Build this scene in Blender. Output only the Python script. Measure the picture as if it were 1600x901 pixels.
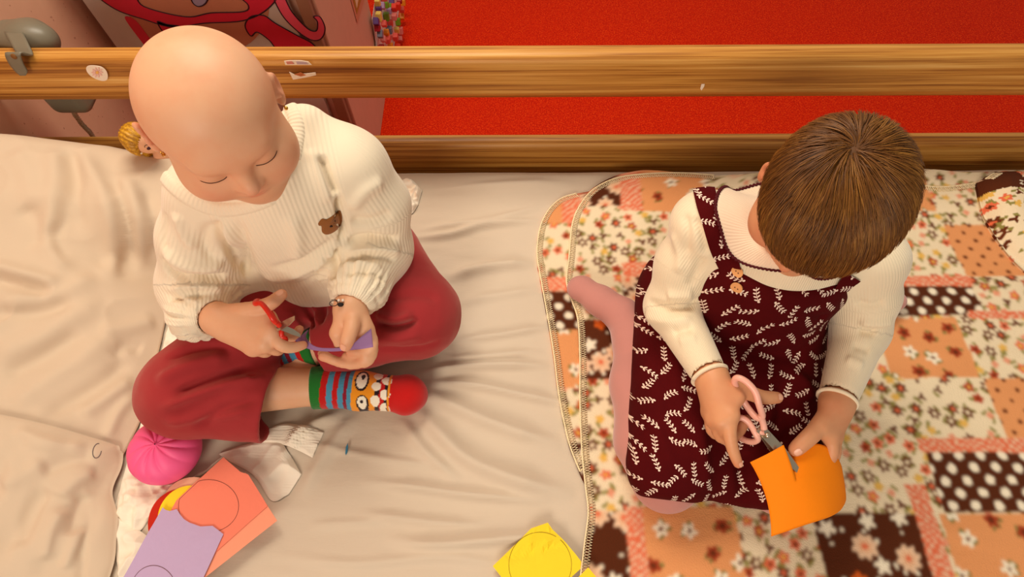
import bpy, bmesh, math, random
import numpy as np
from mathutils import Vector, Matrix
from mathutils.bvhtree import BVHTree

for _o in list(bpy.data.objects):
    bpy.data.objects.remove(_o, do_unlink=True)
SC = bpy.context.scene
COL = SC.collection

# ------------------------------------------------------------------ camera
FPX, CH, PITCH, ROLL = 900.0, 1.0, math.radians(62.0), 0.0045
_F = np.array([0, math.cos(PITCH), -math.sin(PITCH)])
_R0 = np.array([1.0, 0, 0])
_U0 = np.array([0, math.sin(PITCH), math.cos(PITCH)])
_R = math.cos(ROLL) * _R0 - math.sin(ROLL) * _U0
_U = math.cos(ROLL) * _U0 + math.sin(ROLL) * _R0
CAMP = np.array([0, 0, CH])
cd = bpy.data.cameras.new('camera')
cd.sensor_width = 36.0
cd.sensor_fit = 'HORIZONTAL'
cd.lens = FPX / 1600.0 * 36.0
cd.clip_start = 0.02
cam = bpy.data.objects.new('camera', cd)
COL.objects.link(cam)
cam.matrix_world = Matrix(((_R[0], _U[0], -_F[0], CAMP[0]), (_R[1], _U[1], -_F[1], CAMP[1]),
                           (_R[2], _U[2], -_F[2], CAMP[2]), (0, 0, 0, 1)))
SC.camera = cam

# ------------------------------------------------------------------ light
W = bpy.data.worlds.new('room_ambient')
SC.world = W
W.use_nodes = True
W.node_tree.nodes['Background'].inputs[0].default_value = (1.0, 0.90, 0.77, 1)
W.node_tree.nodes['Background'].inputs[1].default_value = 0.33
def area_light(name, loc, target, size, power, color):
    l = bpy.data.lights.new(name, 'AREA')
    l.shape = 'RECTANGLE'; l.size = size[0]; l.size_y = size[1]
    l.energy = power; l.color = color
    o = bpy.data.objects.new(name, l); COL.objects.link(o)
    o.location = loc
    d = Vector(target) - Vector(loc)
    o.rotation_euler = d.to_track_quat('-Z', 'Y').to_euler()
    return o
area_light('ceiling_light', (-0.30, 1.45, 1.95), (0.0, 0.40, 0.0), (1.2, 0.7), 34, (1.0, 0.89, 0.73))
area_light('front_fill_light', (-0.85, -2.0, 1.7), (0.0, 0.4, 0.1), (1.5, 1.0), 52, (1.0, 0.90, 0.76))  # added fill lamp on the camera side to brighten the fronts, not a known window
SC.view_settings.view_transform = 'Standard'
SC.view_settings.look = 'None'
SC.view_settings.gamma = 1.0
SC.view_settings.use_curve_mapping = False
SC.view_settings.exposure = 0.10

# ------------------------------------------------------------------ pixel helper: a photo pixel and a height give a world point
def ray(px, py):
    d = _F + (px - 800.0) / FPX * _R + (450.5 - py) / FPX * _U
    return d / np.linalg.norm(d)
def P(px, py, z):
    d = ray(px, py)
    return CAMP + d * ((z - CH) / d[2])
def PY(px, py, y):
    d = ray(px, py)
    return CAMP + d * (y / d[1])
def PX(px, py, x):
    d = ray(px, py)
    return CAMP + d * (x / d[0])
def PT(l):
    return [P(*q) for q in l]
def V3(*a): return np.array(a, float)
def nrm(v):
    v = np.asarray(v, float)
    return v / np.linalg.norm(v)
def hrnd(seed):
    return np.random.default_rng(seed)

# ------------------------------------------------------------------ materials
def lin(c):
    c = [x / 255.0 for x in c]
    return tuple((x / 12.92 if x <= 0.04045 else ((x + 0.055) / 1.055) ** 2.4) for x in c)
class NT:
    def __init__(s, name):
        s.m = bpy.data.materials.new(name); s.m.use_nodes = True
        s.t = s.m.node_tree; s.t.nodes.clear()
        s.out = s.n('ShaderNodeOutputMaterial'); s.b = s.n('ShaderNodeBsdfPrincipled')
        s.t.links.new(s.b.outputs[0], s.out.inputs[0])
    def n(s, ty, **kw):
        x = s.t.nodes.new(ty)
        for k, v in kw.items(): setattr(x, k, v)
        return x
    def link(s, a, b): s.t.links.new(a, b)
    def set(s, sock, v):
        if hasattr(v, 'is_output') or isinstance(v, bpy.types.NodeSocket): s.link(v, sock)
        else:
            if isinstance(v, (tuple, list)) and len(v) == 3 and sock.type == 'RGBA': v = (*v, 1)
            sock.default_value = v
    def math(s, op, a, b=0.0, c=0.0, clamp=False):
        x = s.n('ShaderNodeMath', operation=op, use_clamp=clamp)
        s.set(x.inputs[0], a); s.set(x.inputs[1], b); s.set(x.inputs[2], c)
        return x.outputs[0]
    def mix(s, f, a, b):
        x = s.n('ShaderNodeMix', data_type='RGBA')
        s.set(x.inputs[0], f); s.set(x.inputs[6], a); s.set(x.inputs[7], b)
        return x.outputs[2]
    def coord(s, kind='Object', scale=(1, 1, 1), rot=(0, 0, 0)):
        tc = s.n('ShaderNodeTexCoord'); mp = s.n('ShaderNodeMapping')
        mp.inputs['Scale'].default_value = scale; mp.inputs['Rotation'].default_value = rot
        s.link(tc.outputs[kind], mp.inputs[0]); return mp.outputs[0]
    def noise(s, vec, scale, detail=2.0, rough=0.5, dist=0.0):
        x = s.n('ShaderNodeTexNoise')
        x.inputs['Scale'].default_value = scale; x.inputs['Detail'].default_value = detail
        x.inputs['Roughness'].default_value = rough; x.inputs['Distortion'].default_value = dist
        s.link(vec, x.inputs['Vector']); return x.outputs[0]
    def ramp(s, f, stops):
        x = s.n('ShaderNodeValToRGB'); cr = x.color_ramp
        while len(cr.elements) < len(stops): cr.elements.new(0.5)
        for e, (p, c) in zip(cr.elements, stops):
            e.position = p; e.color = (*c, 1)
        s.link(f, x.inputs[0]); return x.outputs[0]
    def bump(s, h, strength, dist):
        x = s.n('ShaderNodeBump')
        x.inputs['Strength'].default_value = strength; x.inputs['Distance'].default_value = dist
        s.link(h, x.inputs['Height']); s.link(x.outputs[0], s.b.inputs['Normal'])
    def attr(s, name): 
        x = s.n('ShaderNodeAttribute', attribute_name=name); return x
    def base(s, c, rough=0.7, spec=0.3):
        s.set(s.b.inputs['Base Color'], c); s.b.inputs['Roughness'].default_value = rough
        s.b.inputs['Specular IOR Level'].default_value = spec
def plain(name, rgb, rough=0.7, spec=0.3, var=0.06, nscale=30, bump=0.0, bscale=400, metal=0.0):
    t = NT(name); v = t.coord()
    c = lin(rgb)
    a = tuple(x * (1 - var) for x in c); b = tuple(min(1, x * (1 + var)) for x in c)
    t.base(t.mix(t.noise(v, nscale), a, b), rough, spec)
    t.b.inputs['Metallic'].default_value = metal
    if bump: t.bump(t.noise(v, bscale, 3), bump, 0.002)
    return t.m
def cloth(name, rgb, rough=0.9, weave=1400, bump=0.25, var=0.06, sheen=0.2):
    t = NT(name); v = t.coord(); c = lin(rgb)
    a = tuple(x * (1 - var) for x in c); b = tuple(min(1, x * (1 + var)) for x in c)
    t.base(t.mix(t.noise(v, 12, 3), a, b), rough, 0.15)
    t.b.inputs['Sheen Weight'].default_value = sheen
    t.bump(t.noise(v, weave, 2), bump, 0.0008)
    return t.m
def vcol_mat(name, attr='col', rough=0.85, bump=0.3, bscale=900, sheen=0.3, fuzz=0.0):
    t = NT(name); v = t.coord(); a = t.attr(attr)
    c = a.outputs['Color']
    if fuzz:
        n = t.noise(v, 700, 3, 0.7)
        c = t.mix(t.math('MULTIPLY', n, fuzz), c, lin((235, 215, 185)))
    t.base(c, rough, 0.15)
    t.b.inputs['Sheen Weight'].default_value = sheen
    t.bump(t.noise(v, bscale, 3), bump, 0.0015)
    return t.m

# ------------------------------------------------------------------ objects
def link(o, parent=None):
    COL.objects.link(o)
    if parent is not None: o.parent = parent
    return o
def empty(name, loc, label=None, cat=None, group=None):
    o = bpy.data.objects.new(name, None); o.empty_display_size = 0.05
    COL.objects.link(o); o.location = Vector(loc)
    return tag(o, label, cat, group)
def tag(o, label=None, cat=None, group=None, kind=None):
    if label: o['label'] = label
    if cat: o['category'] = cat
    if group: o['group'] = group
    if kind: o['kind'] = kind
    return o
def _root_loc(parent):
    l = Vector((0, 0, 0))
    while parent is not None:
        l = l + parent.location; parent = parent.parent
    return l
def mesh_obj(name, V, F, mat, parent=None, smooth=True, attrs=None, colors=None):
    """V in world space; the object's origin sits at its own base (or its parent's)."""
    V = np.asarray(V, np.float64)
    me = bpy.data.meshes.new(name)
    if parent is None:
        base = Vector(((V[:, 0].min() + V[:, 0].max()) / 2, (V[:, 1].min() + V[:, 1].max()) / 2, V[:, 2].min()))
    else:
        base = _root_loc(parent)
    Vl = V - np.array(base)
    if isinstance(F, np.ndarray):
        me.vertices.add(len(Vl)); me.vertices.foreach_set('co', Vl.astype(np.float32).ravel())
        n = F.shape[1]
        me.loops.add(F.size); me.loops.foreach_set('vertex_index', F.astype(np.int32).ravel())
        me.polygons.add(len(F)); me.polygons.foreach_set('loop_start', np.arange(0, F.size, n, dtype=np.int32))
        me.update(calc_edges=True)
    else:
        me.from_pydata([tuple(v) for v in Vl], [], [tuple(f) for f in F]); me.update()
    if colors is not None:
        at = me.attributes.new('col', 'FLOAT_COLOR', 'POINT')
        c4 = np.ones((len(V), 4), np.float32); c4[:, :3] = colors
        at.data.foreach_set('color', c4.ravel())
    if attrs:
        for k, a in attrs.items():
            a = np.asarray(a, np.float32)
            if a.ndim == 1:
                at = me.attributes.new(k, 'FLOAT', 'POINT'); at.data.foreach_set('value', a)
            else:
                at = me.attributes.new(k, 'FLOAT_VECTOR', 'POINT'); at.data.foreach_set('vector', a.ravel())
    me.materials.append(mat)
    if smooth: me.polygons.foreach_set('use_smooth', [True] * len(me.polygons))
    me.update()
    o = bpy.data.objects.new(name, me); COL.objects.link(o)
    if parent is None: o.location = base
    else: o.parent = parent
    return o
def vnormals(V, F):
    N = np.zeros_like(V)
    if F.shape[1] == 4:
        fn = np.cross(V[F[:, 2]] - V[F[:, 0]], V[F[:, 3]] - V[F[:, 1]])
    else:
        fn = np.cross(V[F[:, 1]] - V[F[:, 0]], V[F[:, 2]] - V[F[:, 0]])
    for i in range(F.shape[1]): np.add.at(N, F[:, i], fn)
    l = np.linalg.norm(N, axis=1, keepdims=True); l[l == 0] = 1
    return N / l
def bvh(V, F): return BVHTree.FromPolygons([tuple(v) for v in V], [tuple(int(i) for i in f) for f in F])
def hit(b, px, py):
    r = b.ray_cast(Vector(CAMP), Vector(ray(px, py)))
    return None if r[0] is None else np.array(r[0])
def hitn(b, px, py):
    r = b.ray_cast(Vector(CAMP), Vector(ray(px, py)))
    return (None, None) if r[0] is None else (np.array(r[0]), np.array(r[1]))
def catmull(pts, n=8, closed=False):
    p = np.asarray(pts, float)
    if closed: q = np.vstack([p[-1:], p, p[:2]])
    else: q = np.vstack([2 * p[0] - p[1], p, 2 * p[-1] - p[-2]])
    out = []
    for i in range(1, len(q) - 2):
        for t in np.arange(n) / n:
            a, b_, c, d = q[i - 1], q[i], q[i + 1], q[i + 2]
            out.append(0.5 * ((2 * b_) + (-a + c) * t + (2 * a - 5 * b_ + 4 * c - d) * t ** 2 + (-a + 3 * b_ - 3 * c + d) * t ** 3))
    if not closed: out.append(p[-1])
    return np.array(out)
def poly_dist(V, pts):
    """distance from every V to a polyline and the parameter 0..1 along it"""
    pts = np.asarray(pts, float)
    L = np.concatenate([[0], np.cumsum(np.linalg.norm(np.diff(pts, axis=0), axis=1))])
    best = np.full(len(V), 1e9); par = np.zeros(len(V))
    for i in range(len(pts) - 1):
        a, b_ = pts[i], pts[i + 1]; ba = b_ - a; bb = max(ba @ ba, 1e-12)
        t = np.clip((V - a) @ ba / bb, 0, 1)
        d = np.linalg.norm(V - a - t[:, None] * ba, axis=1)
        m = d < best
        best[m] = d[m]; par[m] = (L[i] + t[m] * (L[i + 1] - L[i])) / max(L[-1], 1e-9)
    return best, par
def fold(V, N, b, pix, width, depth, ridge=0.0):
    """press a crease (depth<0) or raise a fold (depth>0) along a line lying on the surface"""
    pts = [hit(b, *q) for q in pix]
    pts = [q for q in pts if q is not None]
    if len(pts) < 2: return V
    pts = catmull(pts, 4)
    lo = pts.min(0) - 4 * width; hi = pts.max(0) + 4 * width
    m = np.all((V > lo) & (V < hi), axis=1)
    if not m.any(): return V
    d, t = poly_dist(V[m], pts)
    env = np.clip(np.minimum(t, 1 - t) * 5, 0.0, 1)
    env = env * env * (3 - 2 * env)
    g = np.exp(-(d / width) ** 2) * depth
    if ridge: g = g - ridge * depth * np.exp(-((d - 1.9 * width) / width) ** 2)
    V = V.copy(); V[m] += N[m] * (g * env)[:, None]
    return V
def tube(pts, r, seg=8, closed=False, caps=True):
    pts = np.asarray(pts, float); n = len(pts)
    r = np.full(n, r) if np.isscalar(r) else np.asarray(r, float)
    if closed: T = np.roll(pts, -1, 0) - np.roll(pts, 1, 0)
    else: T = np.gradient(pts, axis=0)
    T = T / np.maximum(np.linalg.norm(T, axis=1, keepdims=True), 1e-12)
    up = np.array([0, 0, 1.0])
    if abs(T[0] @ up) > 0.9: up = np.array([1.0, 0, 0])
    u = nrm(np.cross(T[0], up)); V = []
    for i in range(n):
        u = u - T[i] * (u @ T[i]); u = nrm(u); w = np.cross(T[i], u)
        for k in range(seg):
            a = 2 * math.pi * k / seg
            V.append(pts[i] + r[i] * (math.cos(a) * u + math.sin(a) * w))
    F = []
    for i in range(n if closed else n - 1):
        j = (i + 1) % n
        for k in range(seg):
            k2 = (k + 1) % seg
            F.append((i * seg + k, i * seg + k2, j * seg + k2, j * seg + k))
    if caps and not closed:
        V.append(pts[0]); V.append(pts[-1]); a, b_ = len(V) - 2, len(V) - 1
        for k in range(seg):
            k2 = (k + 1) % seg
            F.append((a, k2, k)); F.append((b_, (n - 1) * seg + k, (n - 1) * seg + k2))
    return np.array(V), F
def merge(parts):
    V = []; F = []; o = 0
    for v, f in parts:
        V.append(np.asarray(v)); F += [tuple(int(i) + o for i in q) for q in f]; o += len(v)
    return np.vstack(V), F
def slab(outline, thick, normal=(0, 0, 1), bevel=0.0):
    """a flat sheet from a closed outline of 3-D points, given real thickness"""
    o = np.asarray(outline, float); n = len(o); nn = np.asarray(normal, float)
    V = np.vstack([o, o + nn * thick])
    F = [tuple(range(n - 1, -1, -1)), tuple(range(n, 2 * n))]
    for i in range(n):
        j = (i + 1) % n
        F.append((i, j, n + j, n + i))
    return V, F
def boxmesh(c, s, R=None, bev=0.0):
    bm = bmesh.new(); bmesh.ops.create_cube(bm, size=1.0)
    for v in bm.verts: v.co = Vector((v.co.x * s[0], v.co.y * s[1], v.co.z * s[2]))
    if bev: bmesh.ops.bevel(bm, geom=bm.edges[:] , offset=bev, segments=2, affect='EDGES', profile=0.5)
    bm.verts.index_update()
    V = np.array([tuple(v.co) for v in bm.verts]); F = [tuple(v.index for v in f.verts) for f in bm.faces]
    bm.free()
    if R is not None: V = V @ np.asarray(R).T
    return V + np.asarray(c, float), F
def gridmesh(X):
    """X: (n,m,3) -> V,F"""
    n, m = X.shape[:2]
    idx = np.arange(n * m).reshape(n, m)
    F = np.stack([idx[:-1, :-1], idx[1:, :-1], idx[1:, 1:], idx[:-1, 1:]], -1).reshape(-1, 4)
    return X.reshape(-1, 3), F

# ------------------------------------------------------------------ solid modelling by distance fields, meshed as smooth surface nets
class Shape:
    def __init__(s): s.ops = []
    def _add(s, op, fn, lo, hi, k): s.ops.append((op, fn, np.asarray(lo, float), np.asarray(hi, float), k)); return s
    def cap(s, a, b, r1, r2=None, k=0.01, op='u'):
        a = np.asarray(a, float); b = np.asarray(b, float); r2 = r1 if r2 is None else r2
        ba = b - a; bb = max(ba @ ba, 1e-12); R = max(r1, r2)
        def fn(p):
            q = p - a; t = np.clip(q @ ba / bb, 0, 1)
            q = q - t[:, None] * ba
            return np.sqrt(np.einsum('ij,ij->i', q, q)) - (r1 + (r2 - r1) * t)
        return s._add(op, fn, np.minimum(a, b) - R, np.maximum(a, b) + R, k)
    def chain(s, pts, rad, k=0.004, op='u', k0=None):
        for i in range(len(pts) - 1):
            s.cap(pts[i], pts[i + 1], rad[i], rad[i + 1], k if (i or k0 is None) else k0, op)
        return s
    def ell(s, c, r, M=None, k=0.01, op='u'):
        c = np.asarray(c, float); r = np.asarray(r, float); M = np.eye(3) if M is None else np.asarray(M, float)
        R = r.max(); ir = 1 / r; ir2 = ir * ir
        ext = np.sqrt(((M * r) ** 2).sum(1))
        def fn(p):
            q = (p - c) @ M
            k0 = np.sqrt(np.einsum('ij,ij->i', q * ir, q * ir)); k1 = np.sqrt(np.einsum('ij,ij->i', q * ir2, q * ir2))
            return k0 * (k0 - 1) / np.maximum(k1, 1e-9)
        return s._add(op, fn, c - ext, c + ext, k)
    def box(s, c, h, rad=0.0, M=None, k=0.01, op='u'):
        c = np.asarray(c, float); h = np.asarray(h, float); M = np.eye(3) if M is None else np.asarray(M, float)
        ext = np.abs(M) @ h
        def fn(p):
            q = np.abs((p - c) @ M) - (h - rad)
            return np.sqrt((np.maximum(q, 0) ** 2).sum(1)) + np.minimum(q.max(1), 0) - rad
        return s._add(op, fn, c - ext, c + ext, k)
    def plane(s, c, n, k=0.001, op='i'):
        c = np.asarray(c, float); n = nrm(n)
        return s._add(op, lambda p: (p - c) @ n, [-9] * 3, [9] * 3, k)
    def group(s, sh, k=0.01, op='u'):
        lo, hi = sh.bounds()
        return s._add(op, sh.eval, lo, hi, k)
    def bounds(s):
        L = [(o[2], o[3]) for o in s.ops if o[0] == 'u']
        return np.min([l[0] for l in L], 0), np.max([l[1] for l in L], 0)
    @staticmethod
    def comb(op, d, e, k):
        if op == 'u':
            h = np.clip(0.5 + 0.5 * (e - d) / k, 0, 1); return e * (1 - h) + d * h - k * h * (1 - h)
        if op == 's': e = -e
        h = np.clip(0.5 - 0.5 * (e - d) / k, 0, 1); return e * (1 - h) + d * h + k * h * (1 - h)
    def eval(s, p, ops=None):
        d = np.full(len(p), 1.0)
        for op, fn, lo, hi, k in (s.ops if ops is None else ops):
            d = Shape.comb(op, d, fn(p), k)
        return d
    def mesh(s, h, smooth=1, pad=3):
        lo, hi = s.bounds(); lo = lo - pad * h; hi = hi + pad * h
        B = 20
        nb = np.ceil((hi - lo) / (B * h)).astype(int); n = nb * B
        Fd = np.full(tuple(n), 1.0, np.float32)
        bi = np.stack(np.meshgrid(*[np.arange(q) for q in nb], indexing='ij'), -1).reshape(-1, 3)
        C = lo + (bi * B + (B - 1) / 2) * h
        hd = (B / 2 + 0.5) * h * math.sqrt(3)
        need = np.zeros((len(C), len(s.ops)), bool); act = np.zeros(len(C), bool)
        for j, (op, fn, l_, h_, k) in enumerate(s.ops):
            e = fn(C) * 0.8
            if op == 'u': need[:, j] = e < hd + k + 2 * h; act |= e < hd + 2 * h
            elif op == 's': need[:, j] = e < hd + k + 2 * h
            else: need[:, j] = e > -(hd + k + 2 * h)
        g = np.stack(np.meshgrid(*[np.arange(B)] * 3, indexing='ij'), -1).reshape(-1, 3) * h
        for q in np.nonzero(act)[0]:
            p = g + lo + bi[q] * B * h
            d = s.eval(p, [s.ops[j] for j in np.nonzero(need[q])[0]])
            i, j, k = bi[q] * B
            Fd[i:i + B, j:j + B, k:k + B] = d.reshape(B, B, B)
        return surface_nets(Fd, lo, h, smooth)
def surface_nets(D, lo, h, smooth):
    S = D < 0
    nx, ny, nz = D.shape
    c = np.zeros((nx - 1, ny - 1, nz - 1), np.int8)
    offs = [(i, j, k) for i in (0, 1) for j in (0, 1) for k in (0, 1)]
    for i, j, k in offs: c += S[i:nx - 1 + i, j:ny - 1 + j, k:nz - 1 + k]
    I = np.argwhere((c > 0) & (c < 8))
    vals = np.stack([D[I[:, 0] + i, I[:, 1] + j, I[:, 2] + k] for i, j, k in offs], 1).astype(np.float64)
    of = np.array(offs, float)
    acc = np.zeros((len(I), 3)); cnt = np.zeros(len(I))
    for a in range(8):
        for b_ in range(a + 1, 8):
            if np.abs(of[a] - of[b_]).sum() != 1: continue
            va, vb = vals[:, a], vals[:, b_]
            m = (va < 0) != (vb < 0)
            t = np.where(m, va / np.where(m, va - vb, 1), 0)
            pt = of[a] + t[:, None] * (of[b_] - of[a])
            acc[m] += pt[m]; cnt[m] += 1
    V = lo + (I + acc / cnt[:, None]) * h
    dims = np.array([nx - 1, ny - 1, nz - 1])
    key = (I[:, 0] * dims[1] + I[:, 1]) * dims[2] + I[:, 2]
    def look(Q):
        kq = (Q[:, 0] * dims[1] + Q[:, 1]) * dims[2] + Q[:, 2]
        return np.searchsorted(key, kq)
    faces = []
    for ax in range(3):
        sl0 = [slice(None)] * 3; sl1 = [slice(None)] * 3
        sl0[ax] = slice(0, -1); sl1[ax] = slice(1, None)
        E = np.argwhere(S[tuple(sl0)] != S[tuple(sl1)])
        u, v = (ax + 1) % 3, (ax + 2) % 3
        E = E[(E[:, u] > 0) & (E[:, v] > 0) & (E[:, u] < dims[u]) & (E[:, v] < dims[v])]
        if not len(E): continue
        q = []
        for du, dv in ((-1, -1), (0, -1), (0, 0), (-1, 0)):
            Q = E.copy(); Q[:, u] += du; Q[:, v] += dv; q.append(look(Q))
        q = np.stack(q, 1)
        inside = S[E[:, 0], E[:, 1], E[:, 2]]
        q[~inside] = q[~inside][:, ::-1]
        faces.append(q)
    F = np.vstack(faces)
    for _ in range(smooth): V = relax(V, F, 0.5)
    return V, F
def relax(V, F, w=0.5, mask=None):
    A = np.zeros_like(V); n = np.zeros(len(V))
    k = F.shape[1]
    for i in range(k):
        a, b_ = F[:, i], F[:, (i + 1) % k]
        for x in range(3):
            A[:, x] += np.bincount(a, V[b_, x], len(V)) + np.bincount(b_, V[a, x], len(V))
        n += np.bincount(a, minlength=len(V)) + np.bincount(b_, minlength=len(V))
    A /= np.maximum(n, 1)[:, None]
    w = w if mask is None else w * mask[:, None]
    return V + w * (A - V)
def frame(fwd, up):
    """columns: left (of the wearer), forward, up"""
    y = nrm(fwd); z = np.asarray(up, float); z = nrm(z - y * (z @ y)); x = np.cross(y, z)
    return np.stack([-x, y, z], 1)
def vnoise(p, seed=0):
    """smooth value noise in numpy, p (N,3)"""
    p = np.asarray(p, float); i = np.floor(p).astype(np.int64); f = p - i
    f = f * f * (3 - 2 * f)
    def hsh(a):
        n = (a[:, 0] * 374761393 + a[:, 1] * 668265263 + a[:, 2] * 2147483647 + seed * 1274126177) & 0x7fffffff
        n = ((n ^ (n >> 13)) * 1274126177) & 0x7fffffff
        return ((n ^ (n >> 16)) & 0xffff) / 65535.0
    r = 0
    for a in (0, 1):
        for b_ in (0, 1):
            for c in (0, 1):
                w = (f[:, 0] if a else 1 - f[:, 0]) * (f[:, 1] if b_ else 1 - f[:, 1]) * (f[:, 2] if c else 1 - f[:, 2])
                r = r + w * hsh(i + np.array([a, b_, c]))
    return r * 2 - 1
def fbm(p, seed=0, oct=3):
    r = 0; a = 1.0
    for o in range(oct):
        r = r + a * vnoise(p * (2 ** o), seed + o); a *= 0.5
    return r
def inpoly(X, Y, poly):
    poly = np.asarray(poly, float); r = np.zeros(X.shape, bool); n = len(poly)
    for i in range(n):
        x1, y1 = poly[i][:2]; x2, y2 = poly[(i + 1) % n][:2]
        c = ((y1 > Y) != (y2 > Y)) & (X < (x2 - x1) * (Y - y1) / (y2 - y1 + 1e-15) + x1)
        r ^= c
    return r
# =================================================================== the room
def floor_mat():
    t = NT('red_vinyl_floor'); v = t.coord()
    n = t.noise(v, 220, 2, 0.6)
    sp = t.ramp(n, [(0.30, lin((176, 18, 0))), (0.55, lin((224, 40, 1))), (0.72, lin((248, 84, 20)))])
    t.base(t.mix(t.math('MULTIPLY', t.noise(v, 1.5), 0.35), sp, lin((216, 36, 1))), 0.7, 0.08)
    t.bump(t.noise(v, 300, 2), 0.15, 0.001)
    return t.m
def wall_mat():
    t = NT('pink_speckled_wall'); v = t.coord()
    n = t.noise(v, 70, 2, 0.7); s = t.math('GREATER_THAN', n, 0.69)
    c = t.mix(t.noise(v, 9, 4), lin((218, 164, 134)), lin((232, 184, 152)))
    t.base(t.mix(t.math('MULTIPLY', s, 0.5), c, lin((150, 70, 55))), 0.6, 0.25)
    t.bump(t.noise(v, 60, 3), 0.12, 0.003)
    return t.m
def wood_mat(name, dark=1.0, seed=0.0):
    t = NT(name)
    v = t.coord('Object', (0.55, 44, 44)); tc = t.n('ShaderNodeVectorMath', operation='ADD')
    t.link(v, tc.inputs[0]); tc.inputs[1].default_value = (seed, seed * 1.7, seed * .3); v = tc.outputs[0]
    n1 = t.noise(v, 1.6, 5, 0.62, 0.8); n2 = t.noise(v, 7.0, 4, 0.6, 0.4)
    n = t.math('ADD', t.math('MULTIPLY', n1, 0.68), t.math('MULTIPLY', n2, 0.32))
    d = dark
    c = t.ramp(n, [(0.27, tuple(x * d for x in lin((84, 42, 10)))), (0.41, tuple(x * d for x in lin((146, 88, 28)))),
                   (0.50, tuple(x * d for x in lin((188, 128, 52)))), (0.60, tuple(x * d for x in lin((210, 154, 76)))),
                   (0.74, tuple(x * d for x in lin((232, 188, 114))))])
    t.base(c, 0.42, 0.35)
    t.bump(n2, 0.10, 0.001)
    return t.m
def quad_plane(name, a, b, c, d, mat):
    return tag(mesh_obj(name, np.array([a, b, c, d]), [(0, 1, 2, 3)], mat, smooth=False), kind='structure')
FLZ = -0.56
V, F = boxmesh((0.6, 1.5, FLZ - 0.03), (6.0, 6.0, 0.06))
tag(mesh_obj('floor', V, F, floor_mat(), smooth=False), kind='structure')
V, F = boxmesh((-1.075, 0.8, 0.60), (0.06, 4.6, 2.32))
tag(mesh_obj('wall_left', V, F, wall_mat(), smooth=False), kind='structure')

# ------------------------------------------------------------------ bed
BED_X0, BED_X1, BED_Y0, BED_Y1 = -1.03, 1.22, -0.10, 0.835
bed = empty('hospital_bed', (0.1, 0.37, FLZ), 'wooden hospital bed with grained side boards along the far edge', 'bed')
def board(name, prof, x0, x1, mat, parent, n=2):
    prof = np.asarray(prof, float); m = len(prof)
    V = np.array([(x, p[0], p[1]) for x in np.linspace(x0, x1, n) for p in prof]); F = []
    for i in range(n - 1):
        for k in range(m):
            k2 = (k + 1) % m; F.append((i * m + k, (i + 1) * m + k, (i + 1) * m + k2, i * m + k2))
    F.append(tuple(range(m - 1, -1, -1))); F.append(tuple(range((n - 1) * m, n * m)))
    F = [f[::-1] for f in F]
    o = mesh_obj(name, V, F, mat, parent, smooth=True)
    o.data.set_sharp_from_angle(angle=math.radians(35)); return o
# profile of a moulded board: rounded top, proud face, set-back lower band   (y, z)
def rail_profile(yf, yb, z0, z1):
    h = z1 - z0; p = []
    p += [(yf + 0.022, z0), (yf + 0.018, z0 + 0.003), (yf + 0.004, z0 + 0.26 * h), (yf, z0 + 0.275 * h), (yf - 0.001, z0 + 0.30 * h),
          (yf, z0 + 0.55 * h), (yf + 0.0025, z0 + 0.60 * h), (yf + 0.002, z0 + 0.66 * h)]
    r = 0.018
    for a in np.linspace(180, 90, 7):
        p.append((yf + 0.003 + r + r * math.cos(math.radians(a)), z1 - r + r * math.sin(math.radians(a))))
    p += [(yb - 0.008, z1 - 0.001), (yb, z1 - 0.009), (yb, z0)]
    return p
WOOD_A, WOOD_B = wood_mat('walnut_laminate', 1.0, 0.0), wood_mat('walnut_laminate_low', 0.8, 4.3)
zt0 = PY(800, 152, 0.879)[2]; zt1 = PY(800, 66, 0.905)[2]
board('upper_side_board', rail_profile(0.858, 0.905, zt0, zt1), -1.04, 1.25, WOOD_A, bed)
zl1 = PY(800, 206, 0.895)[2]
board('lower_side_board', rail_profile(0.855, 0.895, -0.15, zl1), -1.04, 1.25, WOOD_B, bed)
METAL = plain('grey_painted_metal', (120, 118, 112), 0.4, 0.5)
for x in (1.21,):
    V, F = boxmesh((x, 0.915, 0.05), (0.05, 0.02, 0.70), bev=0.004); mesh_obj('rail_post', V, F, METAL, bed, smooth=False)
V, F = boxmesh((0.10, 0.37, -0.20), (2.30, 0.96, 0.06), bev=0.01); mesh_obj('bed_frame', V, F, METAL, bed, smooth=False)
for x in (-0.9, 1.1):
    for y in (0.0, 0.75):
        V, F = tube([(x, y, -0.20), (x, y, FLZ + 0.001)], 0.025, 12); mesh_obj('bed_leg', V, F, METAL, bed)
V, F = boxmesh(((BED_X0 + BED_X1) / 2, (BED_Y0 + BED_Y1) / 2, -0.091), (BED_X1 - BED_X0, BED_Y1 - BED_Y0, 0.156), bev=0.012)
tag(mesh_obj('mattress', V, F, cloth('mattress_cover', (220, 205, 185)), smooth=False),
    'thick pale mattress under the creased bed sheet', 'mattress')

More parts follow.
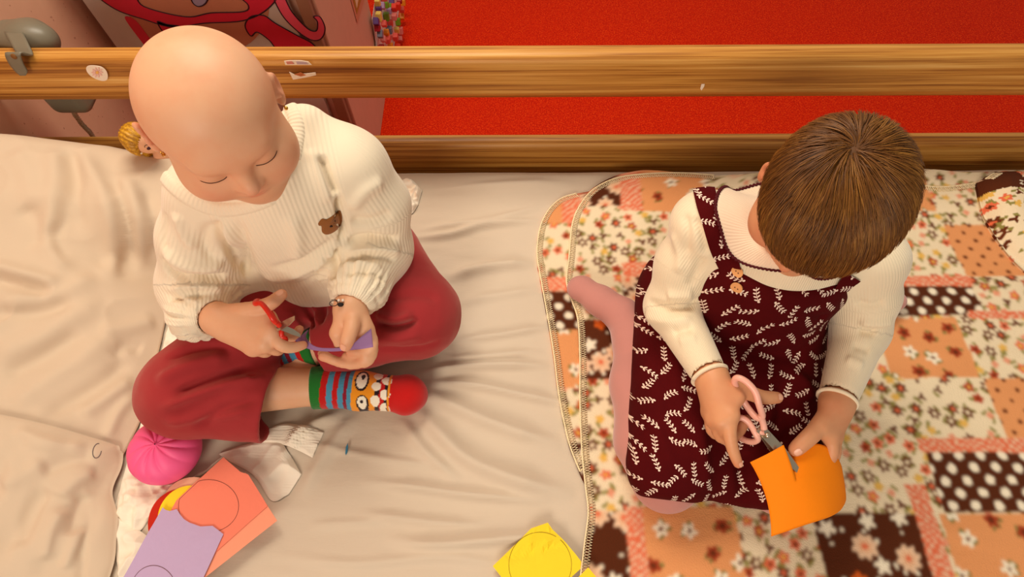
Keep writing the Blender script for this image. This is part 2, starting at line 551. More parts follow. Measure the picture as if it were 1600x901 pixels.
# ------------------------------------------------------------------ bed sheet
def sheet_height(x, y):
    p = np.stack([x, y, 0 * x], -1).reshape(-1, 3)
    h = 0.0022 * fbm(p * np.array([5, 16, 1]) , 3, 3) + 0.0007 * fbm(p * np.array([12, 70, 1]), 8, 2)
    folds = [  # pixel polyline, width (m), height (m)
        ([(655, 596), (740, 602), (820, 618), (900, 634)], .008, .008), ([(650, 606), (720, 640), (800, 672), (880, 694)], .013, .010),
        ([(645, 628), (690, 680), (740, 722), (830, 756), (900, 772)], .014, .011), ([(626, 650), (660, 700), (720, 752)], .009, .006),
        ([(640, 585), (740, 572), (860, 571)], .008, .009), ([(560, 752), (640, 760), (730, 772), (860, 784)], .007, .007),
        ([(600, 842), (680, 850), (780, 842), (880, 834)], .008, .008), ([(560, 800), (680, 816), (760, 820)], .007, .005),
        ([(630, 372), (700, 368), (760, 352), (850, 344)], .008, .008), ([(640, 362), (740, 348), (800, 336), (845, 322)], .008, .006),
        ([(690, 436), (760, 418), (840, 410)], .012, .010), ([(716, 470), (780, 462), (845, 452)], .010, .005),
        ([(712, 530), (780, 524), (860, 510)], .007, .007), ([(690, 560), (760, 556), (850, 548)], .006, .005),
        ([(540, 640), (480, 670), (440, 720)], .010, .007), ([(560, 640), (500, 720), (470, 780)], .012, .005),
        ([(470, 690), (620, 720), (700, 730)], .006, .003), ([(430, 870), (560, 880), (700, 870), (820, 890)], .007, .004),
        ([(660, 300), (760, 292), (900, 285)], .012, .005), ([(480, 820), (600, 815)], .006, .003)]
    for pix, w, a in folds:
        pts = catmull([P(u, v, 0.0) for u, v in pix], 5)
        d, t = poly_dist(p, pts)
        env = np.clip(np.minimum(t, 1 - t) * 4, 0, 1)
        h = h + 1.7 * a * env * np.exp(-(d / w) ** 2)
    # soft hollows where the children sit
    for c, r, a in ((( -0.34, 0.42), 0.24, .006), ((0.36, 0.34), 0.26, .006)):
        h = h - a * np.exp(-((p[:, 0] - c[0]) ** 2 + (p[:, 1] - c[1]) ** 2) / r ** 2)
    return h.reshape(x.shape)
gx = np.arange(BED_X0, BED_X1 + .001, 0.0045); gy = np.arange(BED_Y0, BED_Y1 + .001, 0.0045)
X, Y = np.meshgrid(gx, gy, indexing='ij')
Z = sheet_height(X, Y)
edge = np.clip((BED_Y1 - Y) / 0.03, 0, 1); Z = Z - 0.018 * (1 - edge) ** 2
SHZ = (gx, gy, Z)
def sheet_z(x, y):
    i = np.clip(np.round((np.asarray(x) - gx[0]) / 0.0045).astype(int), 0, len(gx) - 1)
    j = np.clip(np.round((np.asarray(y) - gy[0]) / 0.0045).astype(int), 0, len(gy) - 1)
    return Z[i, j]
def sheet_mat(name, rgb, crease=0.5):
    t = NT(name); v = t.coord(); c = lin(rgb)
    w = t.noise(t.coord('Object', (1, 3.2, 1)), 60, 4, 0.6, 0.3)
    t.base(t.mix(t.noise(v, 7, 3), tuple(x * .95 for x in c), c), 0.85, 0.15)
    t.b.inputs['Sheen Weight'].default_value = 0.15
    h = t.math('ADD', t.math('MULTIPLY', w, crease), t.math('MULTIPLY', t.noise(v, 1500, 1), 0.12))
    t.bump(h, 0.35, 0.0022)
    return t.m
SHEET = sheet_mat('bed_sheet_cotton', (212, 194, 172))
V, F = gridmesh(np.stack([X, Y, Z], -1))
F = F[:, ::-1] if vnormals(V, F)[:, 2].mean() < 0 else F
Vb = V.copy(); Vb[:, 2] -= 0.0015
nb_ = len(V)
tag(mesh_obj('bed_sheet', V, F, SHEET), 'white cotton bed sheet with fanned creases covering the mattress', 'bed sheet')

# ------------------------------------------------------------------ pillow
PIL = sheet_mat('pillowcase_cotton', (216, 194, 168), 0.25)
redge = catmull([(-0.60, 0.812, 0), (-0.545, 0.76, 0), (-0.525, 0.66, 0)] +
                [tuple(P(*q, 0.012)) for q in ((256, 420), (259, 480), (240, 570), (222, 640), (205, 680), (172, 742), (150, 790), (136, 880), (130, 980))], 10)
yy = np.concatenate([np.linspace(-0.10, 0.60, 200), np.linspace(0.604, 0.82, 70)])
rs = redge[np.argsort(redge[:, 1])]
xr = np.interp(yy, rs[:, 1], rs[:, 0])
uu = np.concatenate([np.linspace(0, 0.86, 120), np.linspace(0.866, 1, 40)])
X = -1.028 + uu[:, None] * (xr[None, :] + 1.028); Y = np.repeat(yy[None, :], len(uu), 0)
dr = (xr[None, :] - X) * 0.95; dt = (0.822 - Y)
dist = np.clip(np.minimum(dr, dt), 0, None)
Hx = 0.085 + 0.095 * np.clip((-0.62 - X) / 0.41, 0, 1) ** 0.8
yfac = np.clip(0.40 + 0.60 * (Y - 0.02) / 0.62, 0.35, 1.0)
Zp = 0.010 + Hx * yfac * (1 - np.exp(-np.clip(dr, 0, 2) / 0.075)) * (1 - np.exp(-np.clip(dt, 0, 2) / 0.016))
pp = np.stack([X, Y, 0 * X], -1).reshape(-1, 3)
wr = fbm(pp @ np.array([[6, 4, 0], [-5, 7, 0], [0, 0, 1.]]), 21, 3)
wr2 = 1 - np.abs(fbm(pp @ np.array([[7, 5, 0], [-4, 6, 0], [0, 0, 1.]]) + 3.3, 44, 2)) * 1.6
Zp = Zp + (0.006 * wr + 0.006 * np.clip(wr2, 0, 1) ** 2).reshape(X.shape) * np.clip(dist / 0.06, 0, 1)
V, F = gridmesh(np.stack([X, Y, Zp], -1))
if vnormals(V, F)[:, 2].mean() < 0: F = F[:, ::-1]
for it in range(1):
    b = bvh(V, F); N = vnormals(V, F)
    for pix, w, d in (
        ([(108, 225), (118, 270), (116, 320), (124, 372)], .013, -.010), ([(118, 228), (152, 285), (172, 335), (176, 395), (168, 450)], .015, .013),
        ([(85, 225), (88, 280), (84, 330), (74, 370), (92, 410), (112, 445)], .016, .012), ([(98, 300), (94, 345), (84, 375), (102, 415)], .010, -.010),
        ([(190, 265), (212, 325), (222, 380), (215, 430)], .014, .012), ([(180, 280), (198, 335), (206, 385), (198, 430)], .012, -.011), ([(225, 290), (238, 345), (236, 410)], .010, -.007),
        ([(-20, 412), (40, 428), (80, 440), (96, 452)], .011, .012), ([(-20, 432), (40, 448), (86, 458)], .011, -.010), ([(-20, 470), (50, 466), (110, 452), (150, 425)], .016, .009), ([(-20, 490), (60, 488), (120, 470)], .012, -.008),
        ([(-20, 560), (60, 530), (120, 490), (170, 470)], .020, .010), ([(0, 590), (60, 560), (130, 515)], .014, -.009), ([(10, 640), (70, 600), (130, 560), (180, 515)], .018, .010), ([(60, 650), (120, 622), (170, 590), (205, 555)], .014, -.010),
        ([(120, 652), (165, 622), (210, 590)], .012, .009), ([(150, 520), (200, 512), (246, 500)], .013, .008), ([(165, 690), (185, 645), (212, 615)], .009, .007),
        ([(20, 230), (50, 280), (60, 330)], .020, .008), ([(30, 320), (60, 350), (62, 390)], .014, -.007), ([(150, 420), (186, 400), (205, 440)], .014, -.006), ([(175, 560), (196, 540), (225, 548)], .010, -.006)):
        V = fold(V, N, b, pix, w * 1.1, d * 1.0)
PILB = bvh(V, F)
nv = len(V); Vd = V.copy(); Vd[:, 2] = np.minimum(0.006 + 0 * V[:, 2], V[:, 2] - 0.001)
n_, m_ = X.shape; idx = np.arange(n_ * m_).reshape(n_, m_)
rim = np.concatenate([idx[0, :], idx[1:, -1], idx[-1, -2::-1], idx[-2:0:-1, 0]])
sk = np.stack([rim, np.roll(rim, -1), np.roll(rim, -1) + nv, rim + nv], 1)
Vd = Vd[rim]; sk[:, 2] = nv + np.roll(np.arange(len(rim)), -1); sk[:, 3] = nv + np.arange(len(rim))
pillow = mesh_obj('pillow', np.vstack([V, Vd]), np.vstack([F, sk]), PIL)
tag(pillow, 'large creased white pillow in the corner against the pink wall', 'pillow')

def coons(top, bottom, n, m):
    """pixel patch between two boundary polylines"""
    a = catmull([(*q, 0) for q in top], 12)[:, :2]; b = catmull([(*q, 0) for q in bottom], 12)[:, :2]
    def rs_(c):
        L = np.concatenate([[0], np.cumsum(np.linalg.norm(np.diff(c, axis=0), axis=1))]); L /= L[-1]
        t = np.linspace(0, 1, n); return np.stack([np.interp(t, L, c[:, 0]), np.interp(t, L, c[:, 1])], 1)
    a, b = rs_(a), rs_(b); s = np.linspace(0, 1, m)[None, :, None]
    return a[:, None, :] * (1 - s) + b[:, None, :] * s
def drop_z(bs, x, y, default):
    r = np.array(default, float)
    for i in range(len(x)):
        for b_ in bs:
            q = b_.ray_cast(Vector((x[i], y[i], 0.6)), Vector((0, 0, -1)))
            if q[0] is not None: r[i] = max(r[i], q[0][2])
    return r
def thin_cloth(name, X, mat, thick, parent=None):
    V, F = gridmesh(X)
    if vnormals(V, F)[:, 2].mean() < 0: F = F[:, ::-1]
    N = vnormals(V, F); nv = len(V); n_, m_ = X.shape[:2]; idx = np.arange(n_ * m_).reshape(n_, m_)
    rim = np.concatenate([idx[0, :], idx[1:, -1], idx[-1, -2::-1], idx[-2:0:-1, 0]])
    sk = np.stack([rim, np.roll(rim, -1), np.roll(rim, -1) + nv, rim + nv], 1)
    return mesh_obj(name, np.vstack([V, V - N * thick]), np.vstack([F, F[:, ::-1] + nv, sk]), mat, parent)
# the second pillowcase lying over the pillow's lower end
G = coons([(-60, 640), (0, 652), (90, 668), (166, 688)], [(-60, 960), (0, 960), (90, 960), (128, 960)], 80, 110)
# bow the right edge
tt = np.linspace(0, 1, 110)[None, :]; ss = np.linspace(0, 1, 80)[:, None]
G[..., 0] += ss ** 3 * (10 * np.sin(tt * math.pi * 1.0) - 14 * np.exp(-((tt - .28) / .12) ** 2) + 1.5 * np.sin(tt * 21))
q = np.array([P(u, v, 0.055) for u, v in G.reshape(-1, 2)])
z = drop_z([PILB], q[:, 0], q[:, 1], 0 * q[:, 0] + 0.004)
zz = z.reshape(80, 110)
for _ in range(6):
    zz[1:-1, 1:-1] = (zz[:-2, 1:-1] + zz[2:, 1:-1] + zz[1:-1, :-2] + zz[1:-1, 2:] + 4 * zz[1:-1, 1:-1]) / 8
ed = np.clip(np.minimum((1 - ss) * 8, tt * 8), 0, 1)
q[:, 2] = zz.ravel() + 0.006 + (0.020 * ed ** .6 + 0.012 * fbm(q * np.array([14, 7, 0]), 33, 3).reshape(80, 110) * ed).ravel()
Vq, Fq = gridmesh(q.reshape(80, 110, 3))
if vnormals(Vq, Fq)[:, 2].mean() < 0: Fq = Fq[:, ::-1]
bq = bvh(Vq, Fq); Nq = vnormals(Vq, Fq)
for pix, w, d in (([(20, 668), (70, 690), (140, 700)], .010, .007), ([(60, 740), (110, 720), (150, 715)], .012, -.008), ([(90, 780), (120, 750), (150, 735)], .012, .008), ([(110, 840), (120, 800), (135, 770)], .010, -.008),
                  ([(70, 880), (80, 830), (100, 790)], .012, .009), ([(30, 860), (50, 800), (80, 760)], .014, -.008), ([(100, 895), (112, 860), (128, 820)], .008, .007), ([(0, 760), (40, 740), (70, 715)], .014, .006)):
    Vq = fold(Vq, Nq, bq, pix, w, d)
q = Vq
X3 = q.reshape(80, 110, 3)
o = thin_cloth('pillowcase', X3, PIL, 0.003)
tag(o, 'loose white pillowcase corner folded over the lower end of the pillow', 'pillowcase')
FLAPB = bvh(*gridmesh(X3))
ink = plain('grey_laundry_ink', (110, 100, 100), 0.8)
pts = []
for a in np.linspace(0.3, 5.2, 16):
    h_ = hit(FLAPB, 152 + 7 * math.cos(a) , 704 + 11 * math.sin(a) - 3 * math.cos(a))
    if h_ is not None: pts.append(h_ + V3(0, 0, .0006))
if len(pts) > 3:
    V, F = tube(pts, 0.0006, 5); mesh_obj('laundry_mark', V, F, ink, o)
# =================================================================== people: shared builders
def skin_mat(name, rgb, blotch=(226, 132, 96)):
    t = NT(name); v = t.coord(); c = lin(rgb)
    n = t.noise(v, 22, 3, 0.6)
    col = t.mix(t.math('MULTIPLY', t.math('SUBTRACT', n, 0.42, clamp=True), 1.6, clamp=True), c, lin(blotch))
    a = t.attr('flush')
    col = t.mix(t.math('MULTIPLY', a.outputs['Fac'], 0.6), col, lin((214, 96, 74)))
    t.base(col, 0.48, 0.35)
    t.b.inputs['Subsurface Weight'].default_value = 0.12
    t.b.inputs['Subsurface Radius'].default_value = (0.6, 0.22, 0.1)
    t.b.inputs['Subsurface Scale'].default_value = 0.006
    t.bump(t.noise(v, 500, 3), 0.10, 0.0006)
    return t.m
def rib_mat(name, rgb, period, depth, strength=0.6, shadow=None):
    """knitted ribs running along the wearer's limbs ('rib' holds the distance across them)"""
    t = NT(name); v = t.coord(); c = lin(rgb); a = t.attr('rib')
    w = t.math('MULTIPLY', a.outputs['Fac'], 2 * math.pi / period)
    w = t.math('ADD', w, t.math('MULTIPLY', t.noise(v, 40, 2), 1.2))
    h = t.math('ADD', t.math('MULTIPLY', t.math('MULTIPLY', t.math('SINE', w), t.attr('ribw').outputs['Fac']), 0.5), 0.5)
    t.base(t.mix(t.noise(v, 10, 3), tuple(x * .95 for x in c), c), 0.92, 0.1)
    t.b.inputs['Sheen Weight'].default_value = 0.3
    hh = t.math('ADD', h, t.math('MULTIPLY', t.noise(v, 1300, 2), 0.35))
    t.bump(hh, strength, depth)
    return t.m
def xf(C, M):
    C = np.asarray(C, float)
    return lambda x, y, z: C + M @ np.array([x, y, z], float)
def rot_local(M, axis, deg):
    a = math.radians(deg); c, s = math.cos(a), math.sin(a)
    R = {'x': [[1, 0, 0], [0, c, -s], [0, s, c]], 'y': [[c, 0, s], [0, 1, 0], [-s, 0, c]], 'z': [[c, -s, 0], [s, c, 0], [0, 0, 1]]}[axis]
    return M @ np.array(R)
def add_head(S, C, M, sc=1.0, chub=1.0, cz=.030, crz=.071, ey=.0145, cy=-.010, cry=.093, flare=12, earout=0.0):
    L = xf(C, M * sc)
    def e(x, y, z, rx, ry, rz, k, op='u', Mr=None): S.ell(L(x, y, z), np.array([rx, ry, rz]) * sc, M if Mr is None else Mr, k * sc, op)
    e(0, cy, cz, .0775, cry, crz, .01)
    e(0, -.020, -.022, .066, .068, .058, .03)
    e(0, .026, -.032, .060, .055, .060, .03)
    for s in (-1, 1):
        e(s * (.037 + .012 * (chub - 1)), .044, -.038, .028 * chub, .031 * chub, .029 * chub, .024)
    for s in (-1, 1):
        e(s * .031, .0975, .000, .018, .016, .0095, .016, 's')
    for s in (-1, 1):
        e(s * .021, .0715, .0185, .021, .0105, .0100, .024)
        e(s * .031, .0690, -.001, .0160, .0135, .0130, .005)
    S.cap(L(0, .0800, .004), L(0, .0930, -.022), .0068 * sc, .0082 * sc, .014 * sc)
    e(0, .0965, -.0255, .0098, .0092, .0082, .006)
    for s in (-1, 1): e(s * .0115, .0880, -.0285, .0062, .0075, .0060, .005)
    e(0, .080, -.047, .020, .010, .010, .010)
    e(0, .0885, -.0465, .0160, .0060, .0042, .0035)
    e(0, .0865, -.0540, .0140, .0060, .0048, .0035)
    S.cap(L(-.017, .0935, -.0500), L(.017, .0935, -.0500), .0016 * sc, .0016 * sc, .003 * sc, 's')
    e(0, .066, -.080, .020, .016, .013, .02)
    for s in (-1, 1):
        E = Shape(); L0 = L
        L_ = (lambda x, y, z, s=s: L0(x + (s * earout if s < 0 else 0), y, z))
        Me = rot_local(M, 'z', s * flare); Me = rot_local(Me, 'x', -10)
        E.ell(L_(s * .0805, -.016, -.006), np.array([.0065, ey, .0250]) * sc, Me, .004 * sc)
        E.ell(L_(s * .0870, -.013, -.004), np.array([.0065, .0085, .0165]) * sc, Me, .004 * sc, 's')
        E.ell(L_(s * .0785, -.010, -.028), np.array([.0055, .0075, .0085]) * sc, M, .008 * sc)
        E.ell(L_(s * .0785, -.003, -.008), np.array([.0040, .0040, .0070]) * sc, Me, .004 * sc)
        S.group(E, .006 * sc)
    return L
def fill_palm(S, wrist, wr, knuckles, kr, k=0.010):
    for q in knuckles: S.cap(wrist, q, wr, kr, k)
    for a, b in zip(knuckles[:-1], knuckles[1:]): S.cap(a, b, kr, kr, .006)
def finger(S, pts, r0, r1, k=.003):
    pts = catmull(pts, 3) if len(pts) > 2 else np.array(pts)
    rr = np.linspace(r0, r1, len(pts)); n = len(pts)
    # slightly fuller joints and a rounded tip pad
    for i in range(n - 1): S.cap(pts[i], pts[i + 1], rr[i], rr[i + 1], .005 if i == 0 else .002)
    return pts
def nail(name, S_bvh, pts, r, mat, parent, up=(0, 0, 1), w=.0042, l=.0055):
    tip = np.array(pts[-1]); d = nrm(tip - np.array(pts[-3 if len(pts) > 3 else 0])); u = np.array(up, float); u = nrm(u - d * (u @ d)); s = np.cross(d, u)
    c = tip + u * r * .9; n, m = 7, 7; X = np.zeros((n, m, 3))
    for i in range(n):
        for j in range(m):
            a = (i / (n - 1) * 2 - 1); b_ = (j / (m - 1) * 2 - 1)
            k = math.sqrt(max(0, 1 - (abs(b_) ** 3) * .75))
            q = c + s * a * w * k + d * (b_ * l)
            h_ = S_bvh.find_nearest(Vector(q))
            X[i, j] = np.array(h_[0]) + np.array(h_[1]) * (.0006)
    V, F = gridmesh(X)
    return mesh_obj(name, V, F, mat, parent)
def rib_coord(V, chains):
    """distance across the knit along the nearest limb, and a weight that fades at the seams between limbs"""
    D = []; R_ = []
    for pts, ref, rad, straight in chains:
        pts = np.asarray(pts, float); best = np.full(len(V), 1e9); rib = np.zeros(len(V))
        for i in range(len(pts) - 1):
            a, b_ = pts[i], pts[i + 1]; ba = b_ - a; t = np.clip((V - a) @ ba / (ba @ ba), 0, 1)
            q = V - a - t[:, None] * ba; d = np.linalg.norm(q, axis=1) - rad
            ax = nrm(ba); u = np.asarray(ref, float); u = nrm(u - ax * (u @ ax)); w = np.cross(ax, u)
            m = d < best; best[m] = d[m]
            rib[m] = (np.arctan2(q @ w, q @ u) * rad)[m]
        if straight is not None: rib = V @ straight
        D.append(best); R_.append(rib)
    D = np.array(D); R_ = np.array(R_); k = D.argmin(0); Ds = np.sort(D, 0)
    w = np.clip(((Ds[1] - Ds[0]) - .009) / .012, 0, 1)
    return R_[k, np.arange(len(V))], w
def flush_attr(V, spots):
    f = np.zeros(len(V))
    for c, r, a in spots: f = np.maximum(f, a * np.exp(-(np.linalg.norm(V - c, axis=1) / r) ** 2))
    return f
NAIL = plain('fingernail', (236, 176, 146), 0.35, 0.4)
DARK = plain('dark_lash', (70, 36, 20), 0.7)
GOLD = plain('gold', (212, 158, 62), 0.25, 0.5, metal=1.0)
# =================================================================== the child in the cream jumper (left of the photo)
SKIN_A = skin_mat('skin_a', (226, 172, 134), (222, 150, 112))
kidA = empty('person', (-0.33, 0.42, 0.0),
             'child in cream ribbed jumper and red trousers, cross-legged, cutting a lilac paper strip', 'person')
A_L = nrm(V3(.957, .25, 0)); A_F = np.array([A_L[1], -A_L[0], 0.0]); A_M = frame(A_F, (0, 0, 1))
PEL = V3(-.315, .555, .085)
AXT = [V3(-.318, .550, .10), V3(-.325, .535, .22), V3(-.330, .515, .33)]
NECK = [V3(-.332, .505, .385), V3(-.325, .470, .46)]
# ---- joints
aR_sh, aR_el, aR_wr = P(325, 302, .345), P(300, 452, .165), P(340, 498, .215)
aL_sh, aL_el, aL_wr = P(545, 262, .338), P(608, 395, .175), P(547, 480, .222)
hR, kR, nR = PEL + A_M @ V3(-.065, .02, 0), P(292, 612, .085), P(505, 604, .048)
hL, kL, nL = PEL + A_M @ V3(.065, .02, 0), P(652, 492, .095), P(478, 545, .050)
S = Shape()
S.ell(PEL, (.115, .085, .08), A_M, .01)
S.cap(AXT[0], AXT[1], .085, .08, .03); S.cap(AXT[1], AXT[2], .08, .078, .03)
S.cap(aR_sh * .8 + AXT[2] * .2, aL_sh * .8 + AXT[2] * .2, .04, .04, .03)
S.cap(NECK[0] - V3(0, 0, .03), NECK[1], .042, .036, .025)
HC = P(338, 180, .500)
HF = nrm(V3(.467, -.884, -.22)); HU = V3(-.03, .0, 1.0)
HM = frame(HF, HU)
HL = add_head(S, HC, HM, .945, 1.24, .027, .068, .0125, -.006, .089, 12, .007)
for sh, el, wr in ((aR_sh, aR_el, aR_wr), (aL_sh, aL_el, aL_wr)):
    S.cap(sh, el, .034, .028, .02); S.cap(el, wr, .029, .020, .012)
for h_, k_, n_ in ((hR, kR, nR), (hL, kL, nL)):
    S.cap(h_, k_, .065, .050, .03); S.cap(k_, n_, .048, .030, .02)
# feet
toeR, toeL = P(640, 617, .035), P(408, 575, .030)
S.cap(nR, toeR, .030, .021, .015); S.cap(nL, toeL, .030, .021, .015)
# right hand (holds the red scissors): thumb up through the ring
rk = PT([(418, 497, .226), (424, 518, .226), (414, 536, .218), (396, 543, .206)])
fill_palm(S, aR_wr, .0205, rk, .0125)
S.cap(P(358, 512, .212), P(400, 530, .212), .020, .016, .012)
fR = [finger(S, [rk[0], P(446, 520, .200), P(458, 526, .186), P(468, 514, .192)], .0088, .0066),
      finger(S, [rk[1], P(438, 538, .220), P(455, 543, .210), P(474, 539, .200)], .0100, .0066),
      finger(S, [rk[2], P(430, 546, .198), P(436, 545, .180), P(424, 538, .172)], .0092, .0075),
      finger(S, [rk[3], P(412, 550, .190), P(418, 548, .176), P(408, 540, .168)], .0085, .0070)]
thR = finger(S, [P(362, 488, .224), P(396, 483, .236), P(422, 474, .244), P(440, 460, .246)], .0135, .0085)
# left hand: thumb presses the strip, fingers curl under it
lk = PT([(566, 506, .214), (572, 517, .206), (568, 523, .202), (556, 526, .192)])
fill_palm(S, aL_wr, .0195, lk, .0115)
fL = [finger(S, [lk[0], P(581, 530, .200), P(577, 548, .190), P(548, 549, .184)], .0095, .0075),
      finger(S, [lk[1], P(582, 546, .186), P(570, 566, .176), P(542, 556, .172)], .0092, .0075),
      finger(S, [lk[2], P(572, 558, .182), P(548, 569, .170), P(504, 557, .172)], .0090, .0070),
      finger(S, [lk[3], P(556, 560, .172), P(530, 566, .162), P(503, 552, .166)], .0085, .0066)]
S.cap(P(538, 492, .222), P(528, 520, .214), .014, .0115, .010); S.cap(P(528, 520, .214), P(531, 540, .200), .0115, .008, .006)
thL = finger(S, [P(552, 494, .226), P(549, 512, .232), P(544, 528, .230), P(540, 540, .222)], .0125, .0088)
V, F = S.mesh(.0025, 1)
fl = flush_attr(V, [(HL(.042, .072, -.040), .020, .5), (HL(-.042, .072, -.040), .020, .5), (HL(0, .10, -.026), .010, .5), (HL(0, .09, -.050), .012, .7),
                    (HL(.085, -.014, 0), .02, .5), (HL(-.085, -.014, 0), .02, .5)] + [(f[-1], .010, .5) for f in fR + fL + [thR, thL]])
bodyA = mesh_obj('body', V, F, SKIN_A, kidA, attrs={'flush': fl})
BA = bvh(V, F)
for th, up in ((thR, (-.3, -.4, 1)), (thL, (0, -.3, 1))): nail('thumbnail', BA, th, .0085, NAIL, bodyA, up)
# lashes along the lowered lids
def lashes(L, B, parent, sides=(-1, 1)):
    for s in sides:
        pts = []
        for a in np.linspace(-1, 1, 9):
            q = L(s * (.031 + a * .0155), .0815 - abs(a) ** 2 * .010, -.0055 - .0045 * (1 - a * a))
            n_ = B.find_nearest(Vector(q)); pts.append(np.array(n_[0]) + np.array(n_[1]) * .0004)
        parts = [tube(catmull(pts, 3), [.0002] + [.0005] * 23 + [.0002], 5)]
        Vv, Ff = merge(parts); mesh_obj('eyelashes', Vv, Ff, DARK, parent)
lashes(HL, BA, bodyA)

# ---- jumper
JUMP = rib_mat('cream_ribbed_jersey', (246, 229, 201), .0060, .0009, .55)
T = Shape()
T.ell(AXT[2] + V3(0, 0, .005), (.112, .078, .078), A_M, .02)
T.ell(AXT[1] + A_M @ V3(0, .012, .02), (.120, .090, .100), A_M, .05)
T.ell(V3(-.315, .540, .135) + A_M @ V3(0, .02, 0), (.138, .086, .058), A_M, .05)
T.ell(P(372, 425, .16), (.055, .05, .06), A_M, .03)
T.cap(P(476, 208, .385), aL_sh, .040, .044, .03)
T.cap(aR_sh, aL_sh, .044, .044, .04)
T.cap(AXT[2], NECK[0] + V3(0, 0, .012), .060, .048, .035)
sR = PT([(322, 302, .345), (310, 372, .275), (310, 445, .190), (310, 488, .202)])
sL = PT([(545, 262, .338), (585, 320, .270), (588, 388, .190), (560, 450, .214)])
for c_ in (sR, sL):
    T.cap(c_[0], c_[1], .050, .052, .03); T.cap(c_[1], c_[2], .053, .057, .02); T.cap(c_[2], c_[3], .057, .044, .02)
for c_, w_ in ((sR, aR_wr), (sL, aL_wr)):
    d = nrm(w_ - c_[3]); T.cap(c_[3], c_[3] + d * .012, .040, .033, .01)
T.cap(NECK[0] + V3(0, -.004, .015), NECK[1] + V3(0, -.006, .02), .041, .048, .006, 's')
for w_, c_ in ((aR_wr, sR), (aL_wr, sL)):
    d = nrm(w_ - c_[3]); T.cap(c_[3] + d * .013, c_[3] + d * .09, .0225, .030, .004, 's')
V, F = T.mesh(.003, 1)
b = bvh(V, F); N = vnormals(V, F)
for pix, w, d in (
    # torso drapes
    ([(372, 335), (380, 380), (400, 430)], .010, -.006), ([(350, 330), (340, 360), (360, 390), (378, 420)], .008, -.009), ([(330, 320), (360, 370), (352, 410)], .010, .006),
    ([(455, 330), (465, 380), (462, 410)], .012, .005), ([(420, 420), (460, 412), (510, 385), (535, 365)], .010, -.005), ([(390, 440), (450, 432), (505, 405), (530, 380)], .009, .005),
    ([(385, 452), (450, 446), (515, 420)], .006, -.004), ([(500, 240), (515, 280), (528, 310)], .007, -.008), ([(480, 230), (500, 275), (515, 320)], .010, .005),
    ([(530, 300), (531, 330), (538, 360), (530, 385)], .006, -.012), ([(545, 345), (580, 345), (615, 330)], .009, -.005),
    ([(540, 380), (580, 372), (625, 372)], .008, -.010), ([(535, 395), (580, 388), (628, 392)], .010, .007), ([(545, 408), (575, 400), (620, 405)], .007, -.006),
    ([(545, 330), (570, 300), (600, 280)], .012, .005), ([(530, 420), (560, 412), (600, 420)], .007, .005), ([(535, 430), (570, 424), (605, 440)], .006, -.005),
    ([(252, 400), (265, 425), (310, 435), (358, 428)], .007, -.011), ([(255, 385), (280, 410), (330, 416), (352, 405)], .011, .007),
    ([(268, 448), (310, 445), (350, 450)], .009, .006), ([(262, 470), (290, 462), (330, 458)], .006, -.005), ([(330, 345), (318, 380), (335, 410)], .009, -.005),
    ([(275, 330), (290, 370), (310, 390)], .010, .005), ([(258, 330), (255, 370), (262, 400)], .007, -.004), ([(380, 380), (384, 420), (386, 455)], .006, -.009),
    ([(530, 385), (524, 410), (518, 440)], .006, -.008)):
    V = fold(V, N, b, pix, w * .85, d * 1.35)
# gathers at the cuffs
for w_, c_ in ((aR_wr, sR), (aL_wr, sL)):
    ax = nrm(w_ - c_[3]); u = nrm(np.cross(ax, (0, 0, 1))); w2 = np.cross(ax, u)
    o_ = c_[3] + ax * .015; q = V - o_; t_ = q @ ax; rr = np.linalg.norm(q - t_[:, None] * ax, axis=1)
    ang = np.arctan2(q @ w2, q @ u)
    m = np.exp(-((t_ + .012) / .022) ** 2) * (rr < .07) * (rr > .02)
    V = V + N * (m * .0026 * (np.sin(ang * 17 + 1.3 * np.sin(ang * 5)) + .5 * np.sin(ang * 29)))[:, None]
    cr = np.exp(-((t_ - .006) / .004) ** 2) * (rr < .05)
    V = V - N * (cr * .0025)[:, None]
rib, ribw = rib_coord(V, [(AXT + [NECK[0]], A_F, .10, A_L), (sR, A_F, .05, None), (sL, A_F, .05, None)])
jump = mesh_obj('ribbed_jumper', V, F, JUMP, kidA, attrs={'rib': rib, 'ribw': ribw})
BJ = bvh(V, F)
# ribbed neckband
nb = [(250, 262), (264, 286), (300, 314), (345, 328), (398, 321), (432, 299), (453, 262), (463, 222), (463, 190), (450, 160)]
q = [hitn(BJ, *p_) for p_ in catmull([(*p_, 0) for p_ in nb], 10)[:, :2]]
q = [(h_, n_) for h_, n_ in q if h_ is not None]
ctr = np.array([h_ for h_, n_ in q]); nn_ = np.array([n_ for h_, n_ in q])
for _ in range(12): ctr[1:-1] = (ctr[:-2] + ctr[2:] + 2 * ctr[1:-1]) / 4; nn_[1:-1] = (nn_[:-2] + nn_[2:] + 2 * nn_[1:-1]) / 4
Tn = np.gradient(ctr, axis=0); Xn = np.zeros((len(ctr), 9, 3))
for i in range(len(ctr)):
    sd = nrm(np.cross(nrm(Tn[i]), nrm(nn_[i])))
    for j, a_ in enumerate(np.linspace(-1, 1, 9)): Xn[i, j] = ctr[i] + sd * a_ * .0105 + nrm(nn_[i]) * (.0045 * (1 - a_ ** 4) - .001)
V, F = gridmesh(Xn)
if (vnormals(V, F) * np.repeat(nn_, 9, 0)).sum() < 0: F = F[:, ::-1]
Ls = np.concatenate([[0], np.cumsum(np.linalg.norm(np.diff(ctr, axis=0), axis=1))])
mesh_obj('neckband', V, F, JUMP, jump, attrs={'rib': np.repeat(Ls, 9), 'ribw': np.ones(len(V))})
